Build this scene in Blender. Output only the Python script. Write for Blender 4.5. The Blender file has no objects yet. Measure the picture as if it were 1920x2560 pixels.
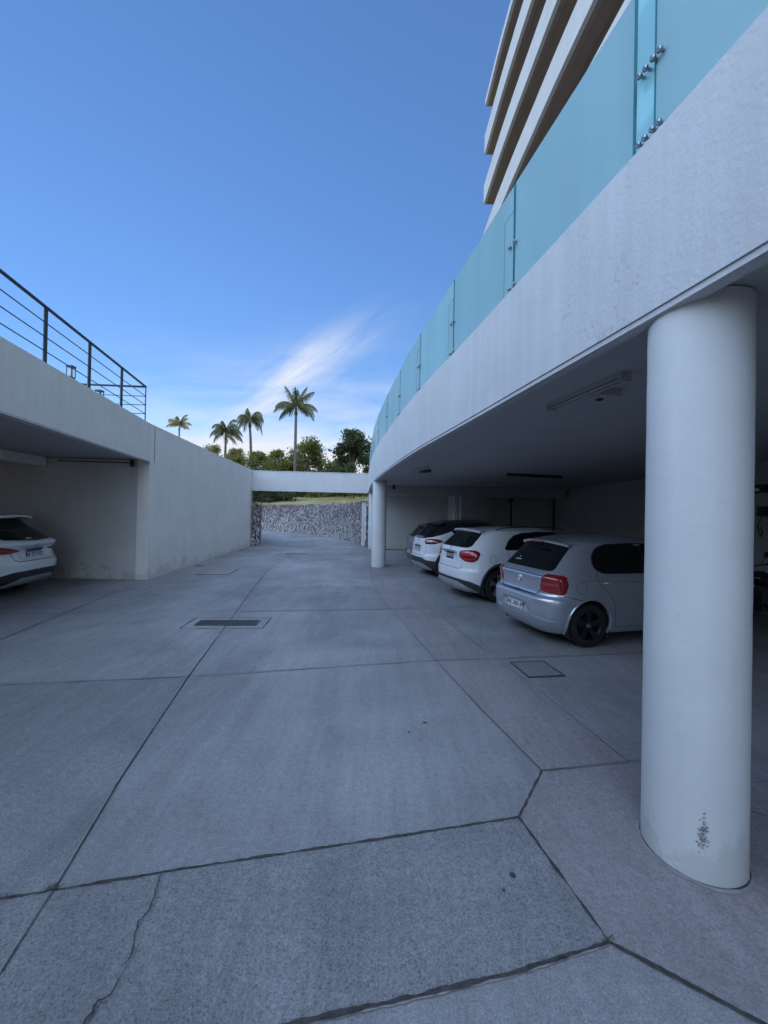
import bpy, math, random
import numpy as np
from mathutils import Vector, Matrix, noise

# ------------------------------------------------------------------ camera, sky, sun, exposure
scn = bpy.context.scene
cd = bpy.data.cameras.new('camera'); cam = bpy.data.objects.new('camera', cd)
scn.collection.objects.link(cam); scn.camera = cam
cd.sensor_fit = 'VERTICAL'; cd.sensor_height = 36.0; cd.lens = 36.0 * 961.0 / 2560.0
cd.clip_start = 0.05; cd.clip_end = 3000.0
PITCH = math.atan(6.0 / 961.0); ROLL = math.radians(1.1)
cam.matrix_world = (Matrix.Translation((0, 0, 1.8)) @ Matrix.Rotation(math.radians(90) + PITCH, 4, 'X')
                    @ Matrix.Rotation(ROLL, 4, 'Z'))

SUN_AZ = math.radians(142)     # behind the tower, right and behind the view direction (+Y)
SUN_EL = math.radians(9)
sun_dir = Vector((math.sin(SUN_AZ) * math.cos(SUN_EL), math.cos(SUN_AZ) * math.cos(SUN_EL), math.sin(SUN_EL)))
sl = bpy.data.lights.new('sun', 'SUN'); sl.energy = 2.0; sl.angle = math.radians(0.6); sl.color = (1.0, 0.78, 0.55)
sun = bpy.data.objects.new('sun', sl); scn.collection.objects.link(sun)
sun.rotation_euler = (-sun_dir).to_track_quat('-Z', 'Y').to_euler()

world = bpy.data.worlds.new('World'); scn.world = world; world.use_nodes = True
wt = world.node_tree; wt.nodes.clear()
def wn(kind, **kw):
    n = wt.nodes.new(kind)
    for k, v in kw.items():
        if k in n.inputs: n.inputs[k].default_value = v
        else: setattr(n, k, v)
    return n
def wmath(op, a, b=None, clamp=False):
    n = wt.nodes.new('ShaderNodeMath'); n.operation = op; n.use_clamp = clamp
    for i, v in enumerate((a, b)):
        if v is None: continue
        if isinstance(v, (int, float)): n.inputs[i].default_value = v
        else: wt.links.new(v, n.inputs[i])
    return n.outputs[0]
sky = wn('ShaderNodeTexSky', sky_type='NISHITA', sun_disc=False, sun_elevation=SUN_EL, sun_rotation=SUN_AZ,
         altitude=700.0, air_density=1.0, dust_density=0.8, ozone_density=3.6)
tint = wt.nodes.new('ShaderNodeMix'); tint.data_type = 'RGBA'; tint.blend_type = 'MULTIPLY'
tint.inputs[0].default_value = 1.0; bw = wt.nodes.new('ShaderNodeRGBToBW'); wt.links.new(sky.outputs[0], bw.inputs[0])
fac = wmath('POWER', wmath('MINIMUM', wmath('MAXIMUM', bw.outputs[0], 0.05), 2.2), -0.42)      # a hazier, more even dome than the clean-air model
tint2 = wt.nodes.new('ShaderNodeMix'); tint2.data_type = 'RGBA'; tint2.blend_type = 'MULTIPLY'; tint2.inputs[0].default_value = 1.0; tint2.inputs[6].default_value = (1.0, 0.98, 1.08, 1)
wt.links.new(sky.outputs[0], tint.inputs[6]); wt.links.new(wmath('MULTIPLY', fac, 0.78), tint2.inputs[7])
wt.links.new(tint2.outputs[2], tint.inputs[7])
tc = wt.nodes.new('ShaderNodeTexCoord'); sep = wt.nodes.new('ShaderNodeSeparateXYZ')
wt.links.new(tc.outputs['Generated'], sep.inputs[0])
ys = wmath('MAXIMUM', sep.outputs[1], 0.02)
px = wmath('DIVIDE', sep.outputs[0], ys); pz = wmath('DIVIDE', sep.outputs[2], ys)
# streaky noise along the cirrus (which rises to the right)
A = math.radians(33)
ca, sa = math.cos(A), math.sin(A)
al = wmath('ADD', wmath('MULTIPLY', px, ca), wmath('MULTIPLY', pz, sa))
ac = wmath('SUBTRACT', wmath('MULTIPLY', pz, ca), wmath('MULTIPLY', px, sa))
cmb = wt.nodes.new('ShaderNodeCombineXYZ'); wt.links.new(wmath('MULTIPLY', al, 3.2), cmb.inputs[0]); wt.links.new(wmath('MULTIPLY', ac, 17.0), cmb.inputs[1])
n1 = wn('ShaderNodeTexNoise', Scale=1.0, Detail=7.0, Roughness=0.6, Distortion=0.5); wt.links.new(cmb.outputs[0], n1.inputs['Vector'])
def gauss(x, c, s):
    d = wmath('DIVIDE', wmath('SUBTRACT', x, c), s); return wmath('EXPONENT', wmath('MULTIPLY', wmath('MULTIPLY', d, d), -1.0))
# (al, ac) of the streak: centre about px=-0.17, pz=0.41
m1 = wmath('MULTIPLY', gauss(al, 0.01, 0.19), gauss(ac, 0.432, 0.052))
cmb2 = wt.nodes.new('ShaderNodeCombineXYZ'); wt.links.new(wmath('MULTIPLY', px, 2.2), cmb2.inputs[0]); wt.links.new(wmath('MULTIPLY', pz, 11.0), cmb2.inputs[1])
n2 = wn('ShaderNodeTexNoise', Scale=1.3, Detail=6.0, Roughness=0.55, Distortion=0.3); wt.links.new(cmb2.outputs[0], n2.inputs['Vector'])
s1 = wt.nodes.new('ShaderNodeMapRange'); s1.inputs[1].default_value = 0.36; s1.inputs[2].default_value = 0.72; wt.links.new(n1.outputs[0], s1.inputs[0])
s2 = wt.nodes.new('ShaderNodeMapRange'); s2.inputs[1].default_value = 0.30; s2.inputs[2].default_value = 0.62; wt.links.new(n2.outputs[0], s2.inputs[0])
m2 = wmath('MULTIPLY', gauss(pz, 0.125, 0.065), gauss(px, -0.2, 0.5))
m3 = wmath('MULTIPLY', gauss(pz, 0.24, 0.15), gauss(px, -0.25, 0.5))
cl = wmath('ADD', wmath('MULTIPLY', wmath('MULTIPLY', m1, s1.outputs[0]), 1.0), wmath('MULTIPLY', wmath('MULTIPLY', m2, s2.outputs[0]), 1.7))
cl = wmath('ADD', cl, wmath('MULTIPLY', wmath('MULTIPLY', m3, s2.outputs[0]), 0.5), clamp=True)
cl = wmath('MULTIPLY', cl, wmath('GREATER_THAN', sep.outputs[1], 0.02))
mixc = wt.nodes.new('ShaderNodeMix'); mixc.data_type = 'RGBA'
mixc.inputs[7].default_value = (2.1, 2.2, 2.45, 1)
wt.links.new(cl, mixc.inputs[0]); wt.links.new(tint.outputs[2], mixc.inputs[6])
# unseen bright cloud overhead and behind the camera, added to brighten floor and walls
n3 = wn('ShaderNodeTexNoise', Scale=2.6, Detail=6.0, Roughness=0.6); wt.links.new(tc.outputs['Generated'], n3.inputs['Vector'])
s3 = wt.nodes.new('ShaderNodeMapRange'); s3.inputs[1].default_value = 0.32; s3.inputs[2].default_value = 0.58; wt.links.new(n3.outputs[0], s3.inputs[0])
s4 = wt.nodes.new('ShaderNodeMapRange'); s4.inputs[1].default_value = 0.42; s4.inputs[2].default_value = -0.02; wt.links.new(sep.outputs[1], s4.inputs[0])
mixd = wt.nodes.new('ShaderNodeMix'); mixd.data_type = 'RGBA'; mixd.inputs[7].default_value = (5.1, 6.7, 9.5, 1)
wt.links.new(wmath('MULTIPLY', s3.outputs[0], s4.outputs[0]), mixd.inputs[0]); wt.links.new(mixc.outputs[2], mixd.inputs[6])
bg = wt.nodes.new('ShaderNodeBackground'); bg.inputs[1].default_value = 0.15
wo = wt.nodes.new('ShaderNodeOutputWorld')
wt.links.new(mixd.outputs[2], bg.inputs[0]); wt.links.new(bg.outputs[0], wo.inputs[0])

scn.view_settings.view_transform = 'Standard'; scn.view_settings.look = 'None'
scn.view_settings.exposure = 1.42; scn.view_settings.gamma = 1.0; scn.view_settings.use_curve_mapping = False
scn.render.engine = 'CYCLES'

# ------------------------------------------------------------------ materials
MATS = {}
def mat(name, col, rough=0.6, metal=0.0, coat=0.0, spec=0.5, noise_amt=0.0, noise_scale=6.0, bump=0.0, bump_scale=60.0,
        col2=None, streak=0.0, emit=None, trans=0.0, bdist=0.01, detail=6.0):
    if name in MATS: return MATS[name]
    m = bpy.data.materials.new(name); m.use_nodes = True; nt = m.node_tree; b = nt.nodes['Principled BSDF']
    b.inputs['Base Color'].default_value = (*col, 1); b.inputs['Roughness'].default_value = rough
    b.inputs['Metallic'].default_value = metal; b.inputs['Coat Weight'].default_value = coat
    b.inputs['Coat Roughness'].default_value = 0.05
    b.inputs['Specular IOR Level'].default_value = spec
    if emit: b.inputs['Emission Color'].default_value = (*emit[:3], 1); b.inputs['Emission Strength'].default_value = emit[3]
    co = nt.nodes.new('ShaderNodeTexCoord')
    if noise_amt > 0 or col2:
        n = nt.nodes.new('ShaderNodeTexNoise'); n.inputs['Scale'].default_value = noise_scale; n.inputs['Detail'].default_value = detail
        n.inputs['Roughness'].default_value = 0.65
        nt.links.new(co.outputs['Object'], n.inputs['Vector'])
        mr = nt.nodes.new('ShaderNodeMapRange'); mr.inputs[1].default_value = 0.3; mr.inputs[2].default_value = 0.7
        nt.links.new(n.outputs[0], mr.inputs[0])
        mx = nt.nodes.new('ShaderNodeMix'); mx.data_type = 'RGBA'
        c2 = col2 if col2 else tuple(c * (1 - noise_amt) for c in col)
        mx.inputs[6].default_value = (*c2, 1); mx.inputs[7].default_value = (*col, 1)
        nt.links.new(mr.outputs[0], mx.inputs[0]); out = mx.outputs[2]
        if streak > 0:      # rain streaks running down
            mp = nt.nodes.new('ShaderNodeMapping'); mp.inputs['Scale'].default_value = (9, 9, 0.35)
            nt.links.new(co.outputs['Object'], mp.inputs[0])
            n3 = nt.nodes.new('ShaderNodeTexNoise'); n3.inputs['Scale'].default_value = 1.0; n3.inputs['Detail'].default_value = 5
            nt.links.new(mp.outputs[0], n3.inputs['Vector'])
            m3_ = nt.nodes.new('ShaderNodeMapRange'); m3_.inputs[1].default_value = 0.35; m3_.inputs[2].default_value = 0.75
            m3_.inputs[3].default_value = 1.0 - streak; m3_.inputs[4].default_value = 1.0
            nt.links.new(n3.outputs[0], m3_.inputs[0])
            mm = nt.nodes.new('ShaderNodeMix'); mm.data_type = 'RGBA'; mm.blend_type = 'MULTIPLY'; mm.inputs[0].default_value = 1
            nt.links.new(out, mm.inputs[6]); nt.links.new(m3_.outputs[0], mm.inputs[7]); out = mm.outputs[2]
        nt.links.new(out, b.inputs['Base Color'])
    if bump > 0:
        nb = nt.nodes.new('ShaderNodeTexNoise'); nb.inputs['Scale'].default_value = bump_scale; nb.inputs['Detail'].default_value = 8
        nt.links.new(co.outputs['Object'], nb.inputs['Vector'])
        bp = nt.nodes.new('ShaderNodeBump'); bp.inputs['Strength'].default_value = bump; bp.inputs['Distance'].default_value = bdist
        nt.links.new(nb.outputs[0], bp.inputs['Height']); nt.links.new(bp.outputs[0], b.inputs['Normal'])
    if trans > 0:           # thin leaves let light through
        tr = nt.nodes.new('ShaderNodeBsdfTranslucent'); tr.inputs[0].default_value = (col[0] * 1.6, col[1] * 1.5, col[2] * 0.8, 1)
        ms = nt.nodes.new('ShaderNodeMixShader'); ms.inputs[0].default_value = trans
        o = nt.nodes['Material Output']; nt.links.new(b.outputs[0], ms.inputs[1]); nt.links.new(tr.outputs[0], ms.inputs[2])
        nt.links.new(ms.outputs[0], o.inputs[0])
    MATS[name] = m
    return m

def stucco(name, col, low_stain=0.0, brush=0.0, cracks=0.0):
    m = mat(name, col, rough=0.82, spec=0.25, noise_amt=0.10, noise_scale=1.3, bump=0.35, bump_scale=38.0, streak=0.08 if 'white' in name else 0.05, bdist=0.012)
    nt = m.node_tree; b = nt.nodes['Principled BSDF']; src = b.inputs['Base Color'].links[0].from_socket
    geo = nt.nodes.new('ShaderNodeNewGeometry'); sp = nt.nodes.new('ShaderNodeSeparateXYZ'); nt.links.new(geo.outputs['Position'], sp.inputs[0])
    if low_stain > 0:       # damp, peeling paint close to the floor
        n = nt.nodes.new('ShaderNodeTexNoise'); n.inputs['Scale'].default_value = 2.4; n.inputs['Detail'].default_value = 9; n.inputs['Roughness'].default_value = 0.7
        nt.links.new(geo.outputs['Position'], n.inputs['Vector'])
        h = nt.nodes.new('ShaderNodeMapRange'); h.inputs[1].default_value = 0.0; h.inputs[2].default_value = 0.55; h.inputs[3].default_value = 0.62; h.inputs[4].default_value = 0.36
        nt.links.new(sp.outputs[2], h.inputs[0])
        lt = nt.nodes.new('ShaderNodeMath'); lt.operation = 'SUBTRACT'; nt.links.new(h.outputs[0], lt.inputs[0]); nt.links.new(n.outputs[0], lt.inputs[1])
        r = nt.nodes.new('ShaderNodeMapRange'); r.inputs[1].default_value = 0.02; r.inputs[2].default_value = 0.06; nt.links.new(lt.outputs[0], r.inputs[0])
        f = nt.nodes.new('ShaderNodeMath'); f.operation = 'MULTIPLY'; f.inputs[1].default_value = low_stain; nt.links.new(r.outputs[0], f.inputs[0])
        mx = nt.nodes.new('ShaderNodeMix'); mx.data_type = 'RGBA'; mx.inputs[7].default_value = (col[0] * .55, col[1] * .54, col[2] * .5, 1)
        nt.links.new(f.outputs[0], mx.inputs[0]); nt.links.new(src, mx.inputs[6]); nt.links.new(mx.outputs[2], b.inputs['Base Color']); src = mx.outputs[2]
    if cracks > 0:
        v = nt.nodes.new('ShaderNodeTexVoronoi'); v.feature = 'DISTANCE_TO_EDGE'; v.inputs['Scale'].default_value = 1.1
        dn = nt.nodes.new('ShaderNodeTexNoise'); dn.inputs['Scale'].default_value = 5.0; dn.inputs['Detail'].default_value = 6
        nt.links.new(geo.outputs['Position'], dn.inputs['Vector'])
        ad = nt.nodes.new('ShaderNodeMix'); ad.data_type = 'RGBA'; ad.blend_type = 'ADD'; ad.inputs[0].default_value = 0.5
        nt.links.new(geo.outputs['Position'], ad.inputs[6]); nt.links.new(dn.outputs[1], ad.inputs[7]); nt.links.new(ad.outputs[2], v.inputs['Vector'])
        pn = nt.nodes.new('ShaderNodeTexNoise'); pn.inputs['Scale'].default_value = 0.9; nt.links.new(geo.outputs['Position'], pn.inputs['Vector'])
        r = nt.nodes.new('ShaderNodeMapRange'); r.inputs[1].default_value = 0.0; r.inputs[2].default_value = 0.006; r.inputs[3].default_value = 1; r.inputs[4].default_value = 0
        nt.links.new(v.outputs[0], r.inputs[0])
        pr = nt.nodes.new('ShaderNodeMapRange'); pr.inputs[1].default_value = 0.54; pr.inputs[2].default_value = 0.62; nt.links.new(pn.outputs[0], pr.inputs[0])
        f = nt.nodes.new('ShaderNodeMath'); f.operation = 'MULTIPLY'; nt.links.new(r.outputs[0], f.inputs[0]); nt.links.new(pr.outputs[0], f.inputs[1])
        f2 = nt.nodes.new('ShaderNodeMath'); f2.operation = 'MULTIPLY'; f2.inputs[1].default_value = cracks; nt.links.new(f.outputs[0], f2.inputs[0])
        mx = nt.nodes.new('ShaderNodeMix'); mx.data_type = 'RGBA'; mx.inputs[7].default_value = (col[0] * .6, col[1] * .6, col[2] * .6, 1)
        nt.links.new(f2.outputs[0], mx.inputs[0]); nt.links.new(src, mx.inputs[6]); nt.links.new(mx.outputs[2], b.inputs['Base Color'])
    if brush > 0:           # brushed / sprayed coat with upright strokes
        bp = [n for n in nt.nodes if n.type == 'BUMP'][0]
        mp = nt.nodes.new('ShaderNodeMapping'); mp.inputs['Scale'].default_value = (14, 14, 2.0); nt.links.new(geo.outputs['Position'], mp.inputs[0])
        n = nt.nodes.new('ShaderNodeTexNoise'); n.inputs['Scale'].default_value = 1.0; n.inputs['Detail'].default_value = 9; n.inputs['Roughness'].default_value = 0.7
        nt.links.new(mp.outputs[0], n.inputs['Vector'])
        b2 = nt.nodes.new('ShaderNodeBump'); b2.inputs['Strength'].default_value = brush; b2.inputs['Distance'].default_value = 0.02
        nt.links.new(n.outputs[0], b2.inputs['Height']); nt.links.new(bp.outputs[0], b2.inputs['Normal']); nt.links.new(b2.outputs[0], b.inputs['Normal'])
    return m

def concrete(name, c1, c2, speck=0.4, gs=95.0, plo=.44, grit=.2):
    m = bpy.data.materials.new(name); m.use_nodes = True; nt = m.node_tree; b = nt.nodes['Principled BSDF']
    b.inputs['Roughness'].default_value = 0.78; b.inputs['Specular IOR Level'].default_value = 0.35
    g = nt.nodes.new('ShaderNodeNewGeometry')
    def N(sc, det=6, rough=0.6, vec=None, dist=0.0):
        n = nt.nodes.new('ShaderNodeTexNoise'); n.inputs['Scale'].default_value = sc; n.inputs['Detail'].default_value = det
        n.inputs['Roughness'].default_value = rough; n.inputs['Distortion'].default_value = dist
        nt.links.new(vec or g.outputs['Position'], n.inputs['Vector']); return n.outputs[0]
    def R(s, a, b_, c=0.0, d=1.0):
        r = nt.nodes.new('ShaderNodeMapRange'); r.inputs[1].default_value = a; r.inputs[2].default_value = b_; r.inputs[3].default_value = c; r.inputs[4].default_value = d
        nt.links.new(s, r.inputs[0]); return r.outputs[0]
    def MUL(col, fac):
        x = nt.nodes.new('ShaderNodeMix'); x.data_type = 'RGBA'; x.blend_type = 'MULTIPLY'; x.inputs[0].default_value = 1
        nt.links.new(col, x.inputs[6]); nt.links.new(fac, x.inputs[7]); return x.outputs[2]
    mx = nt.nodes.new('ShaderNodeMix'); mx.data_type = 'RGBA'; mx.inputs[6].default_value = (*c1, 1); mx.inputs[7].default_value = (*c2, 1)
    nt.links.new(R(N(0.45, 8, 0.6, dist=0.8), 0.35, 0.65), mx.inputs[0]); col = mx.outputs[2]
    # broom / trowel strokes running across and tyre polish along the drive
    mp = nt.nodes.new('ShaderNodeMapping'); mp.inputs['Rotation'].default_value = (0, 0, math.radians(-12)); mp.inputs['Scale'].default_value = (7.0, 0.8, 1)
    nt.links.new(g.outputs['Position'], mp.inputs[0]); col = MUL(col, R(N(1.0, 7, 0.65, mp.outputs[0]), 0.3, 0.72, 0.86, 1.08))
    mp2 = nt.nodes.new('ShaderNodeMapping'); mp2.inputs['Rotation'].default_value = (0, 0, math.radians(38)); mp2.inputs['Scale'].default_value = (22.0, 1.6, 1)
    nt.links.new(g.outputs['Position'], mp2.inputs[0]); col = MUL(col, R(N(1.0, 6, 0.7, mp2.outputs[0]), 0.3, 0.75, 0.93, 1.05))
    col = MUL(col, R(N(26.0, 8, 0.75), 0.33, 0.68, 0.80, 1.12))
    col = MUL(col, R(N(120.0, 4, 0.8), 0.36, 0.64, 0.72, 1.2))
    col = MUL(col, R(N(115.0, 3, 0.7), 0.36, 0.50, 1.0 - grit, 1.0 + .2 * grit))
    col = MUL(col, R(N(0.22, 5, 0.55, dist=1.5), 0.36, 0.62, 0.84, 1.06))
    col = MUL(col, R(N(1.7, 7, 0.7, dist=.6), 0.62, 0.74, 1.0, 0.80))
    # two faint tyre lanes down the middle of the drive
    sp = nt.nodes.new('ShaderNodeSeparateXYZ'); nt.links.new(g.outputs['Position'], sp.inputs[0])
    def M(op, a, b_=None):
        q = nt.nodes.new('ShaderNodeMath'); q.operation = op
        for i_, v_ in enumerate((a, b_)):
            if v_ is None: continue
            if isinstance(v_, (int, float)): q.inputs[i_].default_value = v_
            else: nt.links.new(v_, q.inputs[i_])
        return q.outputs[0]
    xx = M('ABSOLUTE', M('ADD', M('ADD', sp.outputs[0], .55), M('MULTIPLY', sp.outputs[1], .19)))
    dd_ = M('DIVIDE', M('SUBTRACT', xx, .74), .17); lane = M('EXPONENT', M('MULTIPLY', M('MULTIPLY', dd_, dd_), -1.0))
    lane = M('MULTIPLY', lane, R(N(2.2, 6, .7), .35, .6)); col = MUL(col, M('SUBTRACT', 1.0, M('MULTIPLY', lane, .13)))
    # exposed sand: small dark grains that come and go in patches
    v = nt.nodes.new('ShaderNodeTexVoronoi'); v.inputs['Scale'].default_value = gs; nt.links.new(g.outputs['Position'], v.inputs['Vector'])
    grain = R(v.outputs[0], 0.12, 0.34, 1.0, 0.0); patch = R(N(0.9, 4, 0.6), plo, plo + .18)
    rnd = nt.nodes.new('ShaderNodeSeparateColor'); nt.links.new(v.outputs[1], rnd.inputs[0])
    k = nt.nodes.new('ShaderNodeMath'); k.operation = 'MULTIPLY'; nt.links.new(grain, k.inputs[0]); nt.links.new(R(rnd.outputs[0], 0.35, 0.7), k.inputs[1])
    k2 = nt.nodes.new('ShaderNodeMath'); k2.operation = 'MULTIPLY'; nt.links.new(k.outputs[0], k2.inputs[0]); nt.links.new(patch, k2.inputs[1])
    k3 = nt.nodes.new('ShaderNodeMath'); k3.operation = 'MULTIPLY'; nt.links.new(k2.outputs[0], k3.inputs[0]); k3.inputs[1].default_value = speck
    inv = nt.nodes.new('ShaderNodeMath'); inv.operation = 'SUBTRACT'; inv.inputs[0].default_value = 1.0; nt.links.new(k3.outputs[0], inv.inputs[1])
    col = MUL(col, inv.outputs[0])
    nt.links.new(col, b.inputs['Base Color'])
    bp = nt.nodes.new('ShaderNodeBump'); bp.inputs['Strength'].default_value = 0.5; bp.inputs['Distance'].default_value = 0.006
    nt.links.new(N(70.0, 8, 0.7), bp.inputs['Height'])
    bp2 = nt.nodes.new('ShaderNodeBump'); bp2.inputs['Strength'].default_value = 0.5; bp2.inputs['Distance'].default_value = 0.01
    nt.links.new(N(9.0, 6, 0.65), bp2.inputs['Height']); nt.links.new(bp.outputs[0], bp2.inputs['Normal']); nt.links.new(bp2.outputs[0], b.inputs['Normal'])
    nt.links.new(R(N(3.0, 5), 0.3, 0.7, 0.62, 0.86), b.inputs['Roughness'])
    MATS[name] = m; return m

M_fascia = stucco('white_render', (0.575, 0.575, 0.575), brush=0.24, cracks=0.8)
M_column = stucco('column_render', (0.60, 0.61, 0.59), brush=0.10, cracks=0.6, low_stain=.30)
[n for n in M_column.node_tree.nodes if n.type == 'MAPPING' and abs(n.inputs['Scale'].default_value[0] - 14) < .1][0].inputs['Scale'].default_value = (1.6, 1.6, 17)
[n for n in M_column.node_tree.nodes if n.type == 'BUMP'][0].inputs['Strength'].default_value = 0.14
M_left = stucco('beige_render', (0.83, 0.79, 0.72), low_stain=0.4, brush=0.10, cracks=0.25)
M_beam = stucco('beam_render', (0.56, 0.56, 0.55))
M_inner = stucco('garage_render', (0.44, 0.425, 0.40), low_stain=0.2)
M_side = stucco('side_render', (0.68, 0.66, 0.61), low_stain=0.5)
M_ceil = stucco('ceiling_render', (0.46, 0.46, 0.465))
M_deck = mat('deck_screed', (0.35, 0.33, 0.31), rough=0.9, noise_amt=0.2, noise_scale=2)
M_drive = concrete('drive_concrete', (0.235, 0.232, 0.236), (0.335, 0.33, 0.335), 0.45, grit=.25)
M_drive2 = concrete('drive_concrete_darker', (0.215, 0.213, 0.218), (0.30, 0.296, 0.302), 0.5, grit=.3)
M_drive3 = concrete('drive_concrete_lighter', (0.255, 0.25, 0.252), (0.355, 0.348, 0.35), 0.35, grit=.2)
M_near = concrete('near_slab_concrete', (0.205, 0.202, 0.206), (0.285, 0.28, 0.285), .5, 120.0, .40, grit=.42)
M_apron = concrete('apron_concrete', (0.255, 0.232, 0.236), (0.325, 0.295, 0.30), 0.2, grit=.15)
M_joint = mat('joint_dirt', (0.014, 0.014, 0.013), rough=0.95, noise_amt=0.6, noise_scale=34, col2=(0.075, 0.07, 0.062), detail=9)
M_lip = mat('joint_lip', (0.33, 0.315, 0.31), rough=0.9, noise_amt=0.4, noise_scale=18)
M_earth = mat('earth', (0.12, 0.105, 0.08), rough=0.95, noise_amt=0.4, noise_scale=0.6)
M_dark_metal = mat('dark_metal', (0.05, 0.06, 0.075), rough=0.45, metal=0.4)
M_steel = mat('clamp_steel', (0.30, 0.31, 0.32), rough=0.28, metal=0.9)
M_grate = mat('grate_iron', (0.12, 0.12, 0.125), rough=0.6, metal=0.5, noise_amt=0.3, noise_scale=30)
M_black = mat('black_plastic', (0.02, 0.02, 0.022), rough=0.5)
M_pipe = mat('black_pipe', (0.012, 0.012, 0.014), rough=0.5)
M_white_pl = mat('white_plastic', (0.6, 0.6, 0.58), rough=0.45)
M_tower = stucco('tower_cream', (0.68, 0.63, 0.57))
M_soffit = mat('tower_soffit', (0.34, 0.235, 0.165), rough=0.7, noise_amt=0.2, noise_scale=1.5)
M_window = mat('tower_window', (0.03, 0.04, 0.05), rough=0.08, spec=0.8)
M_frame = mat('window_frame', (0.25, 0.24, 0.23), rough=0.5, metal=0.3)

# frosted blue-green laminated glass: scattering sheet under a glossy face
def frosted():
    m = bpy.data.materials.new('frosted_glass'); m.use_nodes = True; nt = m.node_tree; b = nt.nodes['Principled BSDF']
    b.inputs['Base Color'].default_value = (0.40, 0.625, 0.645, 1); b.inputs['Roughness'].default_value = 0.35
    b.inputs['Coat Weight'].default_value = 0.12; b.inputs['Coat Roughness'].default_value = 0.3; b.inputs['Specular IOR Level'].default_value = 0.3
    g = nt.nodes.new('ShaderNodeNewGeometry'); mp = nt.nodes.new('ShaderNodeMapping'); mp.inputs['Scale'].default_value = (3.0, 3.0, .5); nt.links.new(g.outputs['Position'], mp.inputs[0])
    n = nt.nodes.new('ShaderNodeTexNoise'); n.inputs['Scale'].default_value = 1.0; n.inputs['Detail'].default_value = 6; nt.links.new(mp.outputs[0], n.inputs['Vector'])
    r = nt.nodes.new('ShaderNodeMapRange'); r.inputs[1].default_value = .3; r.inputs[2].default_value = .7; r.inputs[3].default_value = .90; r.inputs[4].default_value = 1.04; nt.links.new(n.outputs[0], r.inputs[0])
    oi = nt.nodes.new('ShaderNodeObjectInfo'); r2 = nt.nodes.new('ShaderNodeMapRange'); r2.inputs[3].default_value = .95; r2.inputs[4].default_value = 1.04; nt.links.new(oi.outputs['Random'], r2.inputs[0])
    mu = nt.nodes.new('ShaderNodeMath'); mu.operation = 'MULTIPLY'; nt.links.new(r.outputs[0], mu.inputs[0]); nt.links.new(r2.outputs[0], mu.inputs[1])
    mx = nt.nodes.new('ShaderNodeMix'); mx.data_type = 'RGBA'; mx.blend_type = 'MULTIPLY'; mx.inputs[0].default_value = 1; mx.inputs[6].default_value = (0.40, 0.625, 0.645, 1)
    nt.links.new(mu.outputs[0], mx.inputs[7]); nt.links.new(mx.outputs[2], b.inputs['Base Color'])
    t = nt.nodes.new('ShaderNodeBsdfTranslucent'); t.inputs[0].default_value = (0.36, 0.60, 0.64, 1)
    ms = nt.nodes.new('ShaderNodeMixShader'); ms.inputs[0].default_value = 0.35
    nt.links.new(b.outputs[0], ms.inputs[1]); nt.links.new(t.outputs[0], ms.inputs[2]); nt.links.new(ms.outputs[0], nt.nodes['Material Output'].inputs[0])
    return m
M_glass = frosted()
def clearfin():
    m = bpy.data.materials.new('clear_fin_glass'); m.use_nodes = True; nt = m.node_tree; b = nt.nodes['Principled BSDF']
    b.inputs['Base Color'].default_value = (0.40, 0.72, 0.76, 1); b.inputs['Roughness'].default_value = 0.12
    t = nt.nodes.new('ShaderNodeBsdfTransparent'); t.inputs[0].default_value = (0.7, 0.92, 0.92, 1)
    ms = nt.nodes.new('ShaderNodeMixShader'); ms.inputs[0].default_value = 0.45
    nt.links.new(b.outputs[0], ms.inputs[1]); nt.links.new(t.outputs[0], ms.inputs[2]); nt.links.new(ms.outputs[0], nt.nodes['Material Output'].inputs[0])
    return m
M_fin = clearfin()
M_edge = mat('glass_edge', (0.03, 0.16, 0.19), rough=0.2)

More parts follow.
